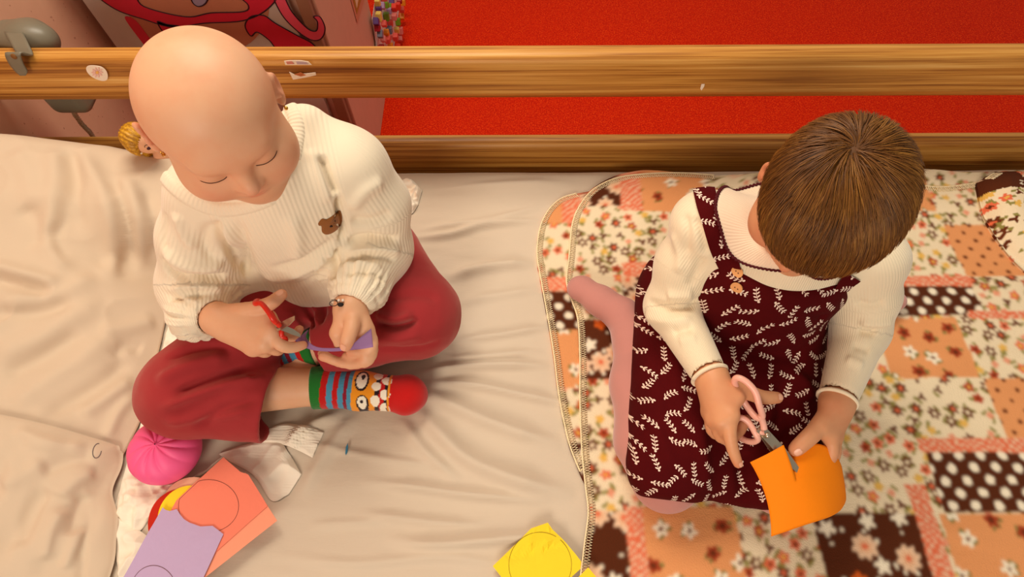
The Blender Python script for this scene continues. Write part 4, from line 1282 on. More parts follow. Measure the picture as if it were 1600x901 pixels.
od = ed - ncen; od[:, 2] = 0; od /= np.linalg.norm(od, axis=1, keepdims=True)
Vv, Ff = tube(ed + od * (.0014 * np.sin(tt_ * 2 * math.pi / .0052))[:, None] + V3(0, 0, .0008), .0016, 6); mesh_obj('scalloped_trim', Vv, Ff, TRIM, collar)
Vv, Ff = tube(X[:, 0] + V3(0, 0, .001), .0032, 8); mesh_obj('collar_binding', Vv, Ff, COLM, collar, attrs={'rib': np.zeros(len(Vv))})

# ---- hair
HAIR = NT('brown_hair'); v = HAIR.coord(); a = HAIR.attr('tone')
HAIR.base(HAIR.ramp(a.outputs['Fac'], [(0, lin((62, 34, 6))), (.5, lin((108, 64, 16))), (1, lin((164, 112, 46)))]), .5, .3)
HAIR = HAIR.m
Cp = Shape()
Lh = BHL
Cp.ell(Lh(0, -.010, .030), np.array([.0775, .0930, .0710]) * BSC + .005, BHM, .01)
Cp.ell(Lh(0, -.026, -.010), np.array([.066, .066, .056]) * BSC + .006, BHM, .03)
Cp.plane(Lh(0, .068, .050), BHM @ nrm(V3(0, .62, -.78)), .010)
V, F = Cp.mesh(.003, 2)
hairA = mesh_obj('hair', V, F, HAIR, kidB, attrs={'tone': np.full(len(V), .25)})
BC = bvh(V, F); NV = vnormals(V, F)
rg = hrnd(7)
whorl = np.array(BC.find_nearest(Vector(P(1335, 232, .60)))[0])
whorl = hit(BC, 1335, 232)
fa = V[F].mean(1); fn = NV[F[:, 0]]
NS = 16500
sel = rg.integers(0, len(fa), NS); parts_V = np.zeros((NS, 6, 3, 3)); tone = np.zeros((NS,))
cc = Lh(0, -.010, .030)
rad_ax = np.array([.0775, .0930, .0710]) * BSC + .0055
def onshell(q, lift):
    loc = (q - cc) @ BHM; r_ = np.sqrt(((loc / (rad_ax + lift[:, None])) ** 2).sum(1, keepdims=True))
    return cc + (loc / r_) @ BHM.T
root = fa[sel] + rg.normal(0, .001, (NS, 3)); nrm_ = fn[sel]
ok = (((root - Lh(0, .068, .050)) @ (BHM @ nrm(V3(0, .62, -.78)))) < .002)
root = root[ok]; nrm_ = nrm_[ok]; NS = len(root)
p = root.copy(); lift = rg.uniform(.0, .004, NS); seed = fbm(root * 60, 3, 2)
tn = np.clip(.50 + .28 * fbm(root * 45, 11, 2) + rg.normal(0, .16, NS), 0, 1)
wd = whorl - cc
path = [p.copy()]
ln = rg.uniform(.024, .046, NS) * np.clip(1 + .45 * fbm(root * 55, 31, 2), .5, 1.5)
fwd = BHM[:, 1]
for s_ in range(6):
    loc = (p - cc) @ BHM; n_ = (loc / rad_ax ** 2) @ BHM.T; n_ /= np.linalg.norm(n_, axis=1, keepdims=True)
    d = p - whorl; d -= n_ * (d * n_).sum(1, keepdims=True); dl = np.linalg.norm(d, axis=1, keepdims=True); d /= np.maximum(dl, 1e-6)
    sw = np.cross(n_, d); d = d + sw * (.45 * np.exp(-dl / .03)) + sw * (.28 * seed)[:, None]
    f_ = fwd - n_ * (n_ @ fwd)[:, None]; d = d + .25 * f_
    d /= np.linalg.norm(d, axis=1, keepdims=True)
    p = p + d * (ln / 6)[:, None]
    low = ((p - cc) @ BHM)[:, 2] > -.03
    q = onshell(p, lift + .0012 * s_)
    p = np.where(low[:, None], q, p - V3(0, 0, .001))
    path.append(p.copy())
path = np.stack(path, 1)                      # NS,7,3
T_ = np.gradient(path, axis=1); n_ = path - cc; S_ = np.cross(T_, n_); S_ /= np.maximum(np.linalg.norm(S_, axis=2, keepdims=True), 1e-9)
n_ = n_ / np.linalg.norm(n_, axis=2, keepdims=True)
wdt = np.array([.00034, .00046, .00046, .00042, .00036, .00025, .00006])[None, :, None]
ringv = np.stack([path + S_ * wdt, path - S_ * wdt, path + n_ * wdt * 1.3], 2)     # NS,7,3,3
V = ringv.reshape(-1, 3); base_i = (np.arange(NS) * 21)[:, None, None]
f1 = []
for i in range(6):
    for a_, b_ in ((1, 2), (2, 0)):
        f1.append((i * 3 + a_, i * 3 + b_, (i + 1) * 3 + b_, (i + 1) * 3 + a_))
F = (np.array(f1)[None] + base_i).reshape(-1, 4)
o = mesh_obj('hair_strands', V, F, HAIR, hairA, attrs={'tone': np.repeat(tn, 21)}); tag(o, kind='stuff')
# =================================================================== patchwork fleece blanket
cr, br, pe, co, gr, ye, rd, cw = (np.array(lin(c)) for c in ((232, 212, 178), (84, 38, 16), (222, 150, 96), (222, 108, 72), (142, 132, 70), (224, 176, 84), (176, 66, 36), (240, 226, 200)))
def pix_rect(x0, y0, x1, y1):
    ym, xm = (y0 + y1) / 2, (x0 + x1) / 2
    return P(x0, ym, .015)[0], P(x1, ym, .015)[0], P(xm, y1, .015)[1], P(xm, y0, .015)[1]
def paint(X, Y, rects, seed, base_seed):
    rg = hrnd(seed)
    p = np.stack([X.ravel(), Y.ravel(), 0 * X.ravel()], 1)
    wob = np.stack([vnoise(p * 260, 1), vnoise(p * 260, 2)], 1) * .0007 + np.stack([vnoise(p * 25, 5), vnoise(p * 25, 6)], 1) * .0015
    x, y = p[:, 0] + wob[:, 0], p[:, 1] + wob[:, 1]
    C = np.tile(cr, (len(x), 1)); kind = np.zeros(len(x), int)
    for i, (ty, rc) in enumerate(rects):
        x0, x1, y0, y1 = pix_rect(*rc)
        m = (x > x0) & (x < x1) & (y > y0) & (y < y1)
        kind[m] = ty
        C[m] = {1: br, 2: br, 3: pe, 4: pe, 5: co, 0: cr}[ty]
        if ty == 5:
            lat = (np.sin(x * 2 * math.pi / .014 + 3 * vnoise(p * 60, 9)) * np.sin(y * 2 * math.pi / .012 + 3 * vnoise(p * 60, 10)) > .15) & m
            C[lat] = co * .35 + cr * .65
        if ty in (1, 4):
            pit = .036 if ty == 1 else .034; r0 = .0074 if ty == 1 else .0042
            u, v_ = (x - x0) / pit, (y - y0) / (pit * .55); row = np.floor(v_); u = u + (row % 2) * .5
            du, dv = (u - np.floor(u) - .5) * pit, (v_ - row - .5) * pit * .55
            m2 = m & (du * du + dv * dv < r0 ** 2); C[m2] = cw if ty == 1 else br * 1.6
    def disc(cx, cy, r, col, petals=0, am=.3, ph=0, want=None):
        r = r * 1.04
        m = (np.abs(x - cx) < r * 1.5) & (np.abs(y - cy) < r * 1.5)
        idx = np.nonzero(m)[0]
        dx, dy = x[idx] - cx, y[idx] - cy; rr = np.hypot(dx, dy); a = np.arctan2(dy, dx)
        lim = r * (1 + (am * np.cos(petals * a + ph) if petals else 0))
        ok = rr < lim
        if want is not None: ok &= np.isin(kind[idx], want)
        C[idx[ok]] = col
    x0, x1, y0, y1 = X.min(), X.max(), Y.min(), Y.max(); area = (x1 - x0) * (y1 - y0)
    def scatter(n, want, mind):
        pts = []
        for _ in range(n * 12):
            q = (rg.uniform(x0, x1), rg.uniform(y0, y1))
            if all((q[0] - a[0]) ** 2 + (q[1] - a[1]) ** 2 > mind ** 2 for a in pts): pts.append(q)
            if len(pts) >= n: break
        return pts
    for cx, cy in scatter(int(area * 1300), [0], .020):
        t_ = rg.random(); ph = rg.uniform(0, 6)
        for k in range(rg.integers(1, 4)):
            a = rg.uniform(0, 6.3); disc(cx + math.cos(a) * .010, cy + math.sin(a) * .010, .0042, gr, 2, .5, a * 2, [0])
        if t_ < .30:
            disc(cx, cy, .0088, br * 1.5, 6, .28, ph, [0]); disc(cx, cy, .0036, cr if rg.random() < .5 else co, 0, 0, 0, [0])
        elif t_ < .62:
            disc(cx, cy, .0082, rd if rg.random() < .5 else co, 5, .22, ph, [0]); disc(cx, cy, .0030, br * 1.3 if rg.random() < .5 else ye, 0, 0, 0, [0])
        elif t_ < .74: disc(cx, cy, .0068, ye, 5, .25, ph, [0])
        elif t_ < .90: disc(cx, cy, .0058, co * .7 + cr * .3, 4, .2, ph, [0])
        else: disc(cx, cy, .0055, br * 1.4, 3, .5, ph, [0])
    for cx, cy in scatter(int(area * 420), [2], .034):
        t_ = rg.random(); ph = rg.uniform(0, 6)
        if t_ < .40: disc(cx, cy, .017, pe * .5 + cw * .5, 8, .16, ph, [2]); disc(cx, cy, .010, pe * .7 + cw * .3, 7, .25, ph, [2]); disc(cx, cy, .0045, co, 0, 0, 0, [2])
        elif t_ < .62: disc(cx, cy, .010, cw, 5, .30, ph, [2])
        elif t_ < .8: disc(cx, cy, .011, np.array(lin((206, 92, 30))), 5, .2, ph, [2])
        for k in range(2): a = rg.uniform(0, 6.3); disc(cx + math.cos(a) * .022, cy + math.sin(a) * .022, .0030, cw * .9, 0, 0, 0, [2])
    for cx, cy in scatter(int(area * 420), [3], .036):
        t_ = rg.random(); ph = rg.uniform(0, 6)
        for k in range(3): a = rg.uniform(0, 6.3); disc(cx + math.cos(a) * .011, cy + math.sin(a) * .011, .004, gr * .8, 2, .4, a, [3])
        if t_ < .5: disc(cx, cy, .010, rd * .8, 5, .2, ph, [3]); disc(cx, cy, .0045, br * 1.4, 0, 0, 0, [3])
        else: disc(cx, cy, .010, cw, 5, .30, ph, [3]); disc(cx, cy, .0032, br * 1.8, 0, 0, 0, [3])
    return C
def edge_x(pix, z, yy):
    e = np.array([P(u, v, z) for u, v in pix]); e = e[np.argsort(e[:, 1])]
    c = catmull(e, 8); c = c[np.argsort(c[:, 1])]
    return np.interp(yy, c[:, 1], c[:, 0])
FLEECE = vcol_mat('patchwork_fleece', rough=.95, bump=.55, bscale=420, sheen=.0, fuzz=.0)
blanket = empty('fleece_blanket', (0.60, 0.37, 0.01), 'patchwork fleece blanket with floral and polka-dot squares, folded double', 'blanket')
upE = [(905, 1010), (906, 900), (912, 850), (918, 800), (914, 760), (908, 700), (905, 620), (905, 560), (902, 500), (893, 470), (884, 440), (888, 400), (893, 350), (905, 320), (925, 296), (958, 279), (1000, 272)]
loE = [(930, 1010), (925, 800), (905, 735), (888, 690), (873, 620), (864, 550), (854, 490), (845, 440), (838, 392), (846, 345), (870, 313), (905, 300), (960, 292)]
def layer(pix, xr, dz, h, rects, seed, name):
    ys0, ys1 = -0.10, max(P(u, v, .01)[1] for u, v in pix) - .0005
    ny = int((ys1 - ys0) / h) + 1; yv = np.linspace(ys0, ys1, ny)
    xl = edge_x(pix, .01, yv); nx = int((xr - xl.min()) / h) + 1
    u = np.linspace(0, 1, nx)[:, None]; X = xl[None] + u * (xr - xl[None]); Y = np.repeat(yv[None], nx, 0)
    Y = Y + (.006 * np.sin(X * 9) + .004 * np.sin(X * 23 + 1)) * ((Y - ys0) / (ys1 - ys0)) ** 10
    p = np.stack([X, Y, 0 * X], -1).reshape(-1, 3)
    sz = sheet_z(X, Y)
    z = np.clip(sz, -.01, .012) * .6 + dz + (.0028 * fbm(p * 7, seed, 3)).reshape(X.shape)
    dl = X - xl[None]; z = z - .004 * np.exp(-dl / .006)
    if name == 'upper_layer':
        for pix_, w, a in (([(1380, 496), (1430, 492), (1480, 488), (1520, 478), (1600, 470)], .010, .010), ([(1530, 440), (1570, 450), (1620, 440)], .016, .012), ([(1440, 600), (1480, 560), (1560, 545)], .02, .005),
                         ([(930, 560), (960, 620), (965, 700)], .012, .004), ([(1330, 650), (1400, 690), (1480, 690)], .02, .005), ([(1350, 860), (1450, 830), (1600, 850)], .02, .004)):
            d, t = poly_dist(p, catmull([P(*q, .015) for q in pix_], 5)); z = z + (a * np.clip(np.minimum(t, 1 - t) * 4, 0, 1) * np.exp(-(d / w) ** 2)).reshape(X.shape)
    C = paint(X, Y, rects, seed, 0).reshape(X.shape + (3,))
    for _ in range(2):
        C[1:-1] = (C[:-2] + C[2:] + 2 * C[1:-1]) / 4; C[:, 1:-1] = (C[:, :-2] + C[:, 2:] + 2 * C[:, 1:-1]) / 4
    C = C.reshape(-1, 3)
    V, F = gridmesh(np.stack([X, Y, z], -1)); 
    if vnormals(V, F)[:, 2].mean() < 0: F = F[:, ::-1]
    n_, m_ = X.shape; idx = np.arange(n_ * m_).reshape(n_, m_); rim = np.concatenate([idx[-1, ::-1], idx[::-1, 0], idx[0, 1:], idx[1:, -1]])
    rim = np.concatenate([idx[0, :], idx[1:, -1]])
    lo = V[rim].copy(); lo[:, 2] -= .005; nv = len(V); k = np.arange(len(rim))
    sk = np.stack([rim[:-1], rim[1:], nv + k[1:], nv + k[:-1]], 1)
    o = mesh_obj(name, np.vstack([V, lo]), np.vstack([F, sk]), FLEECE, blanket, colors=np.vstack([C, C[rim]]))
    return o, bvh(V, F)
up_rects = [(1, (1462, 706, 1760, 800)), (1, (1390, 447, 1528, 492)), (2, (1292, 802, 1476, 1000)), (2, (890, 798, 985, 1000)), (2, (890, 500, 1000, 592)), (2, (880, 262, 968, 322)),
            (3, (1015, 790, 1165, 1000)), (3, (1000, 262, 1110, 330)), (3, (1380, 496, 1512, 590)), (3, (1500, 802, 1760, 1000)), (4, (1492, 350, 1760, 432)), (4, (1556, 590, 1760, 684)),
            (5, (1434, 684, 1760, 706)), (5, (1452, 757, 1486, 1000)), (5, (968, 262, 1000, 330)), (5, (1390, 430, 1518, 447)), (5, (985, 790, 1015, 1000)), (5, (972, 410, 1020, 432)), (5, (1512, 486, 1760, 498)),
            (3, (1400, 270, 1452, 330)), (2, (972, 432, 1020, 470))]
lo_rects = [(3, (830, 280, 905, 345)), (5, (878, 280, 910, 345)), (5, (830, 430, 910, 452)), (1, (830, 452, 910, 512)), (3, (840, 512, 920, 604)), (2, (880, 690, 960, 800))]
o, BLO = layer(loE, .45, .009, .0023, lo_rects, 61, 'lower_layer')
o_up, BUP = layer(upE, 1.24, .0155, .00215, up_rects, 77, 'upper_layer')
YARN = plain('cream_yarn', (250, 226, 184), .9)
def blanket_stitch(pix, B, name, parent, step=.0085, depth=.010, inside=(1, 0)):
    pts = [hit(B, u + 2, v + 1) for u, v in catmull([(*q, 0) for q in pix], 10)[:, :2]]
    pts = np.array([q for q in pts if q is not None])
    L = np.concatenate([[0], np.cumsum(np.linalg.norm(np.diff(pts, axis=0), axis=1))])
    s_ = np.arange(0, L[-1], step / 2); e = np.stack([np.interp(s_, L, pts[:, k]) for k in range(3)], 1)
    T_ = np.gradient(e, axis=0); T_[:, 2] = 0; T_ /= np.maximum(np.linalg.norm(T_, axis=1, keepdims=True), 1e-9)
    side = np.stack([T_[:, 1], -T_[:, 0], 0 * s_], 1)
    if side[len(side) // 3][0] < 0: side = -side
    parts = []
    for ph in (0, 1):
        k = (np.arange(len(e)) + ph) % 2
        q = e + side * (np.where(k == 0, -.0012, depth))[:, None]
        q[:, 2] += .0022
        for i in range(len(q)):
            r = B.ray_cast(Vector((q[i, 0], q[i, 1], .2)), Vector((0, 0, -1)))
            if r[0] is not None: q[i, 2] = r[0][2] + .0013 + .0006 * ph
        parts.append(tube(q if ph == 0 else q[:], .0012, 4))
    parts.append(tube(e + side * -.0012 + V3(0, 0, .001), .0014, 5))
    V_, F_ = merge(parts); return mesh_obj(name, V_, F_, YARN, parent)
blanket_stitch(upE[1:] + [(1060, 270), (1115, 274)], BUP, 'edge_stitching', o_up)
blanket_stitch(loE[2:-1], BLO, 'edge_stitching', o)
# the turned-back corner at the far right
G = coons([(1536, 276), (1560, 264), (1600, 262), (1660, 262)], [(1536, 282), (1548, 330), (1590, 395), (1660, 455)], 70, 60)
q = np.array([P(u, v, .04) for u, v in G.reshape(-1, 2)]).reshape(70, 60, 3)
ss = np.linspace(0, 1, 70)[:, None]; tt = np.linspace(0, 1, 60)[None]
q[..., 2] = .022 + .040 * np.sin(np.clip(tt * 1.05, 0, 1) * math.pi) ** .6 * np.clip(ss * 3, 0, 1) ** .7 + .003 * fbm(q.reshape(-1, 3) * 14, 5, 2).reshape(70, 60)
C = paint(q[..., 0], q[..., 1], [(2, (1500, 262, 1582, 312)), (5, (1582, 262, 1608, 330))], 5, 0)
V, F = gridmesh(q)
if vnormals(V, F)[:, 2].mean() < 0: F = F[:, ::-1]
idx = np.arange(70 * 60).reshape(70, 60); rim = np.concatenate([idx[::-1, 0], idx[0, 1:], idx[1:, -1]]); lo = V[rim].copy(); lo[:, 2] = np.minimum(lo[:, 2] - .004, .016)
nv = len(V); k = np.arange(len(rim)); sk = np.stack([rim[:-1], rim[1:], nv + k[1:], nv + k[:-1]], 1)
o = mesh_obj('turned_back_corner', np.vstack([V, lo]), np.vstack([F, sk]), FLEECE, blanket, colors=np.vstack([C, C[rim]]))
blanket_stitch([(1538, 279), (1560, 267), (1598, 264)], bvh(V, F), 'edge_stitching', o)
blanket_stitch([(1430, 288), (1470, 292), (1536, 284)], BUP, 'edge_stitching', o_up)
# =================================================================== papers on the bed
def on_bed(px, py, dz):
    q = P(px, py, .006); return np.array([q[0], q[1], sheet_z(q[0], q[1]) + dz])
def paper_mat(name, rgb):
    t = NT(name); v = t.coord(); c = lin(rgb)
    t.base(t.mix(t.noise(v, 160, 3), tuple(x * .96 for x in c), c), .75, .2)
    t.bump(t.noise(v, 900, 2), .12, .0006)
    return t.m
def flat_paper(name, pix, z, mat, label, cat='paper', tilt=(0, 0), group=None, n=3, th=.0006, crease=None):
    """thin sheet: outline from the photo, own height and thickness, gently bowed"""
    o = np.array([P(u, v, z) for u, v in pix]); c = o.mean(0)
    rings = []
    for r in np.linspace(0, 1, 7)[1:]:
        rings.append(c + (o - c) * r)
    V = np.vstack([c[None]] + rings); m = len(o)
    d = V - c; V[:, 2] = z + tilt[0] * d[:, 0] + tilt[1] * d[:, 1] + .0012 * fbm(V * 25, 3, 2)
    if crease is not None: V = crease(V)
    F = [(0, 1 + (j + 1) % m, 1 + j) for j in range(m)]
    for i in range(5):
        for j in range(m):
            j2 = (j + 1) % m; a = 1 + i * m; b = a + m; F.append((a + j, a + j2, b + j2, b + j))
    nv = len(V); V2 = V.copy(); V2[:, 2] -= th
    F2 = [tuple(k + nv for k in f[::-1]) for f in F]; a = 1 + 5 * m
    S_ = [(a + j, a + (j + 1) % m, a + (j + 1) % m + nv, a + j + nv) for j in range(m)]
    ob = mesh_obj(name, np.vstack([V, V2]), F + F2 + S_, mat, smooth=False)
    tag(ob, label, cat, group)
    return ob, bvh(V, F if True else F)
def dens(pix, step=14):
    out = []
    for i in range(len(pix)):
        a, b = np.array(pix[i], float), np.array(pix[(i + 1) % len(pix)], float); k = max(1, int(np.linalg.norm(b - a) / step))
        out += [tuple(a + (b - a) * t / k) for t in range(k)]
    return out
PENC = plain('pencil_line', (120, 70, 60), .8)
def pencil_circle(B, c, r, parent, mat=PENC, a0=0, a1=6.2832, n=60):
    run = []; 
    for a in np.linspace(a0, a1, n):
        h_ = hit(B, c[0] + r[0] * math.cos(a), c[1] + r[1] * math.sin(a))
        if h_ is not None: run.append(h_ + V3(0, 0, .0004))
    if len(run) > 5:
        V, F = tube(run, .00032, 4); mesh_obj('pencil_circle', V, F, mat, parent)
SALM, SALM2, PALE, REDP, YEL, LIL = paper_mat('salmon_paper', (248, 134, 108)), paper_mat('light_salmon_paper', (252, 158, 126)), paper_mat('pale_pink_paper', (244, 182, 150)), \
    paper_mat('red_paper', (196, 40, 18)), paper_mat('yellow_paper', (250, 216, 44)), paper_mat('lilac_paper', (194, 168, 204))
def disc_pix(c, r, n=44): return [(c[0] + r * math.cos(a), c[1] + r * math.sin(a)) for a in np.linspace(0, 2 * math.pi, n, endpoint=False)]
flat_paper('paper_disc', disc_pix((303, 797), 52), .0260, PALE, 'pale pink paper disc peeking out behind the salmon sheet', 'paper disc', group='cut paper discs')
flat_paper('paper_disc', disc_pix((286, 818), 55), .0272, REDP, 'red paper disc, a crescent of it showing beside the lilac sheet', 'paper disc', group='cut paper discs')
flat_paper('paper_disc', disc_pix((300, 812), 54), .0284, YEL, 'yellow paper disc, a thin crescent of it showing beside the salmon sheet', 'paper disc', group='cut paper discs')
flat_paper('paper_sheet', dens([(384, 738), (433, 813), (312, 908), (285, 870), (300, 800)]), .0300, SALM2, 'light salmon paper sheet lying under the darker salmon sheet')
ob, B = flat_paper('paper_sheet', dens([(349, 714), (376, 737), (388, 741), (418, 790), (330, 868), (296, 862), (262, 806), (275, 782)]), .0318, SALM, 'salmon paper sheet with a pencilled circle beside the pink toy')
pencil_circle(B, (326, 790), (47, 41), ob)
ob, B = flat_paper('paper_sheet', dens([(254, 792), (258, 796), (265, 798), (276, 795), (282, 804), (288, 811), (296, 816), (313, 822), (332, 821), (340, 827), (349, 834), (300, 940), (160, 960), (196, 896)]), .0340, LIL,
                   'lilac paper sheet with a ragged cut top edge')
pencil_circle(B, (240, 925), (36, 42), ob, a0=3.2, a1=6.2)
def ycrease(V):
    for a, b, w, d in ((P(830, 850, .012), P(888, 842, .012), .004, .004), (P(800, 872, .012), P(880, 848, .012), .005, -.003), (P(835, 832, .012), P(866, 824, .012), .004, -.003)):
        dd, t = poly_dist(V, np.array([a, b])); V = V.copy(); V[:, 2] += d * np.exp(-(dd / w) ** 2)
    return V
ob, B = flat_paper('paper_sheet', dens([(770, 884), (800, 855), (830, 825), (856, 816), (863, 826), (885, 848), (900, 866), (913, 883), (894, 900), (862, 950), (830, 960), (784, 902)], 8), .0135, YEL, 'bright yellow creased paper sheet with a pencilled circle', crease=ycrease)
pencil_circle(B, (844, 882), (49, 51), ob, plain('olive_pencil_line', (130, 110, 30), .8))
flat_paper('paper_offcut', dens([(903, 902), (919, 886), (931, 900), (915, 925)], 8), .032, YEL, 'small yellow paper offcut at the edge of the blanket', 'paper')
flat_paper('paper_scrap', [(539.5, 708), (540.5, 698), (543.5, 691.5), (544, 698), (542.5, 707), (540.5, 711)], .004, paper_mat('blue_paper', (60, 126, 156)), 'tiny blue paper scrap lying on the bed sheet', 'paper')

# ------------------------------------------------------------------ orange paper held by the right-hand child
ORG = paper_mat('orange_paper', (255, 138, 6))
top = catmull(PT([(1172, 722, .176), (1200, 709, .184), (1226, 697, .188), (1250, 690, .188), (1280, 692, .182), (1302, 706, .168), (1316, 732, .146), (1310, 760, .128)]), 6)
bot = catmull(PT([(1205, 838, .122), (1232, 829, .134), (1258, 820, .142), (1280, 813, .144), (1299, 806, .138), (1314, 796, .124), (1322, 780, .108), (1314, 775, .096)]), 6)
mid = catmull(PT([(1197, 778, .150), (1222, 768, .165), (1246, 758, .172), (1268, 752, .172), (1292, 752, .164), (1312, 756, .148), (1321, 764, .128), (1314, 775, .112)]), 6)
nu_ = len(top); nv_ = 34
W_ = np.zeros((nu_, nv_, 3))
for j, t in enumerate(np.linspace(0, 1, nv_)):
    W_[:, j] = (1 - t) * (1 - 2 * t) * top + 4 * t * (1 - t) * mid + t * (2 * t - 1) * bot
us, vs = 12, 15                        # the slit the scissors have cut
idx = np.arange(nu_ * nv_).reshape(nu_, nv_); V = W_.reshape(-1, 3).copy(); extra = []; left_idx = idx.copy()
for j in range(vs):
    left_idx[us, j] = len(V) + len(extra); extra.append(V[idx[us, j]].copy())
V = np.vstack([V, extra]); Vn = V.copy()
for j in range(vs):
    f = 1 - j / vs
    for i in range(us + 1):
        k = left_idx[i, j]; Vn[k] = V[k] + V3(-.005, 0, .009) * f * (i / us) ** 2
    for i in range(us, nu_):
        g = max(0, 1 - (i - us) / 16) ** 1.5; k = idx[i, j]; Vn[k] = V[k] + V3(.010 * g, -.004 * g, -.024 * g) * f
V = Vn
fl_ = []
for i in range(nu_ - 1):
    I_ = left_idx if i < us else idx
    for j in range(nv_ - 1): fl_.append((I_[i, j], I_[i + 1, j], I_[i + 1, j + 1], I_[i, j + 1]))
F = np.array(fl_); N = vnormals(V, F)
if (N @ V3(0, -.5, 1)).mean() < 0: F = F[:, ::-1]; N = -N
nv = len(V)
rim = list(left_idx[:us + 1, 0]) + [left_idx[us, j] for j in range(1, vs)] + [idx[us, j] for j in range(vs, -1, -1)] + list(idx[us + 1:, 0]) + list(idx[-1, 1:]) + list(idx[-2::-1, -1]) + list(idx[0, -2:0:-1])
rim = np.array(rim); sk = np.stack([rim, np.roll(rim, -1), np.roll(rim, -1) + nv, rim + nv], 1)
V = np.vstack([V, V - N * .0007]); F = np.vstack([F, F[:, ::-1] + nv, sk])
tag(mesh_obj('paper_sheet', V, F, ORG), 'curled orange paper with a cut slit, held by the child in the pinafore', 'paper')
# ------------------------------------------------------------------ lilac strip held by the left-hand child
tp = catmull(PT([(481, 515, .196), (478, 527, .198), (492, 541, .202), (518, 544, .206), (545, 541, .214), (563, 527, .226), (580, 513, .236)]), 6)
bt = catmull(PT([(461, 532, .188), (470, 540, .190), (490, 547, .196), (518, 549, .200), (545, 547, .207), (565, 545, .212), (583, 542, .216)]), 6)
X3 = np.stack([tp * (1 - t) + bt * t for t in np.linspace(0, 1, 6)], 1)
tag(thin_cloth('paper_strip', X3, paper_mat('lilac_strip_paper', (150, 112, 158)), .0007), 'twisted lilac paper strip between the hands of the child in the jumper', 'paper')

# ------------------------------------------------------------------ scissors
STEEL = plain('scissor_steel', (190, 178, 158), .28, .5, metal=.9)
def blade(root, tip, w0, mat, name, parent, nrml=(0, 0, 1), th=.0016, side=1):
    root, tip = np.array(root), np.array(tip); d = nrm(tip - root); n = np.array(nrml, float); n = nrm(n - d * (n @ d)); s_ = np.cross(n, d) * side; L_ = np.linalg.norm(tip - root)
    ol = [root - s_ * w0 * .5 - d * .006, root + s_ * w0 * .5 - d * .006, root + s_ * w0 * .5 + d * L_ * .55, root + s_ * w0 * .18 + d * L_ * .93, tip - s_ * w0 * .35, root - s_ * w0 * .5 + d * L_ * .5]
    V_, F_ = slab(ol, th, n); return mesh_obj(name, V_, F_, mat, parent, smooth=False)
def handle(ring, rw, mat, parent, shank=None):
    r = catmull(ring, 6, True); parts = [tube(r, rw, 10, closed=True)]
    if shank is not None: parts.append(tube(catmull(shank, 6), rw, 10))
    V_, F_ = merge(parts); return mesh_obj('handle', V_, F_, mat, parent)
REDH = plain('red_plastic', (220, 34, 10), .35, .5); PNKH = plain('pink_plastic', (240, 176, 156), .35, .5)
piv = P(439, 511, .236)
sA = empty('scissors', P(439, 511, .228), 'small red-handled scissors cutting the lilac strip', 'scissors')
blade(piv, P(470, 524, .216), .0085, STEEL, 'blade', sA); blade(piv + V3(0, 0, .0018), P(462, 497, .244), .0105, STEEL, 'blade', sA, side=-1)
handle(PT([(399, 474, .262), (408, 474, .268), (418, 485, .268), (427, 499, .262), (431, 503, .250), (424, 490, .238), (412, 474, .236), (402, 470, .246)]), .0038, REDH, sA, PT([(426, 498, .260), (432, 503, .252), (437, 509, .243)]))
handle(PT([(440, 526, .226), (446, 529, .220), (444, 537, .208), (434, 538, .204), (424, 532, .208), (428, 524, .220)]), .0036, REDH, sA, PT([(440, 526, .226), (440, 519, .230), (440, 512, .232)]))
V, F = tube([piv + V3(0, 0, .000), piv + V3(0, 0, .0046)], .0022, 12); mesh_obj('pivot_screw', V, F, STEEL, sA)
piv = P(1197, 681, .196)
sB = empty('scissors', P(1197, 681, .18), 'pink-handled scissors cutting into the orange paper', 'scissors')
blade(P(1190, 672, .197), P(1250, 737, .171), .0145, STEEL, 'blade', sB); blade(P(1192, 676, .194), P(1236, 742, .150), .0145, STEEL, 'blade', sB, side=-1)
handle(PT([(1152, 590, .240), (1166, 596, .244), (1180, 612, .240), (1186, 632, .230), (1191, 650, .216), (1182, 652, .208), (1168, 636, .204), (1156, 616, .212), (1148, 598, .228)]), .0046, PNKH, sB, PT([(1188, 648, .216), (1192, 660, .208), (1194, 670, .202)]))
handle(PT([(1158, 652, .196), (1170, 660, .196), (1180, 676, .194), (1184, 686, .188), (1174, 690, .174), (1158, 684, .164), (1148, 668, .172), (1150, 656, .186)]), .0044, PNKH, sB, PT([(1180, 678, .193), (1187, 676, .195), (1193, 675, .196)]))
V, F = tube([piv + V3(0, 0, .0), piv + V3(0, 0, .0075)], .0032, 14); mesh_obj('pivot_screw', V, F, plain('screw_steel', (214, 196, 170), .25, .5, metal=.9), sB)

# ------------------------------------------------------------------ pink pleated squeeze toy
c = P(258, 703, .040); R0 = .0555
pole = nrm(V3(.12, .02, 1)); u = nrm(np.cross((0, 1, 0), pole)); w2 = np.cross(pole, u)
nt, npn = 60, 160; X3 = np.zeros((nt, npn, 3))
for i, th in enumerate(np.linspace(0.02, math.pi - .02, nt)):
    for j, ph in enumerate(np.linspace(0, 2 * math.pi, npn, endpoint=False)):
        s_ = math.sin(th); fall = math.exp(-(th / 1.05) ** 2)
        pl = abs(math.sin(5.5 * ph + 1.5 * (1 - th) + .4 * math.sin(3 * ph))) ** .6
        r = R0 * (1 - .11 * (1 - pl) * fall * min(1, th * 3)) * (1 - .10 * math.exp(-(th / .16) ** 2) + .10 * math.exp(-(th / .06) ** 2))
        X3[i, j] = c + r * (s_ * math.cos(ph) * u + s_ * math.sin(ph) * w2) + r * math.cos(th) * .74 * pole
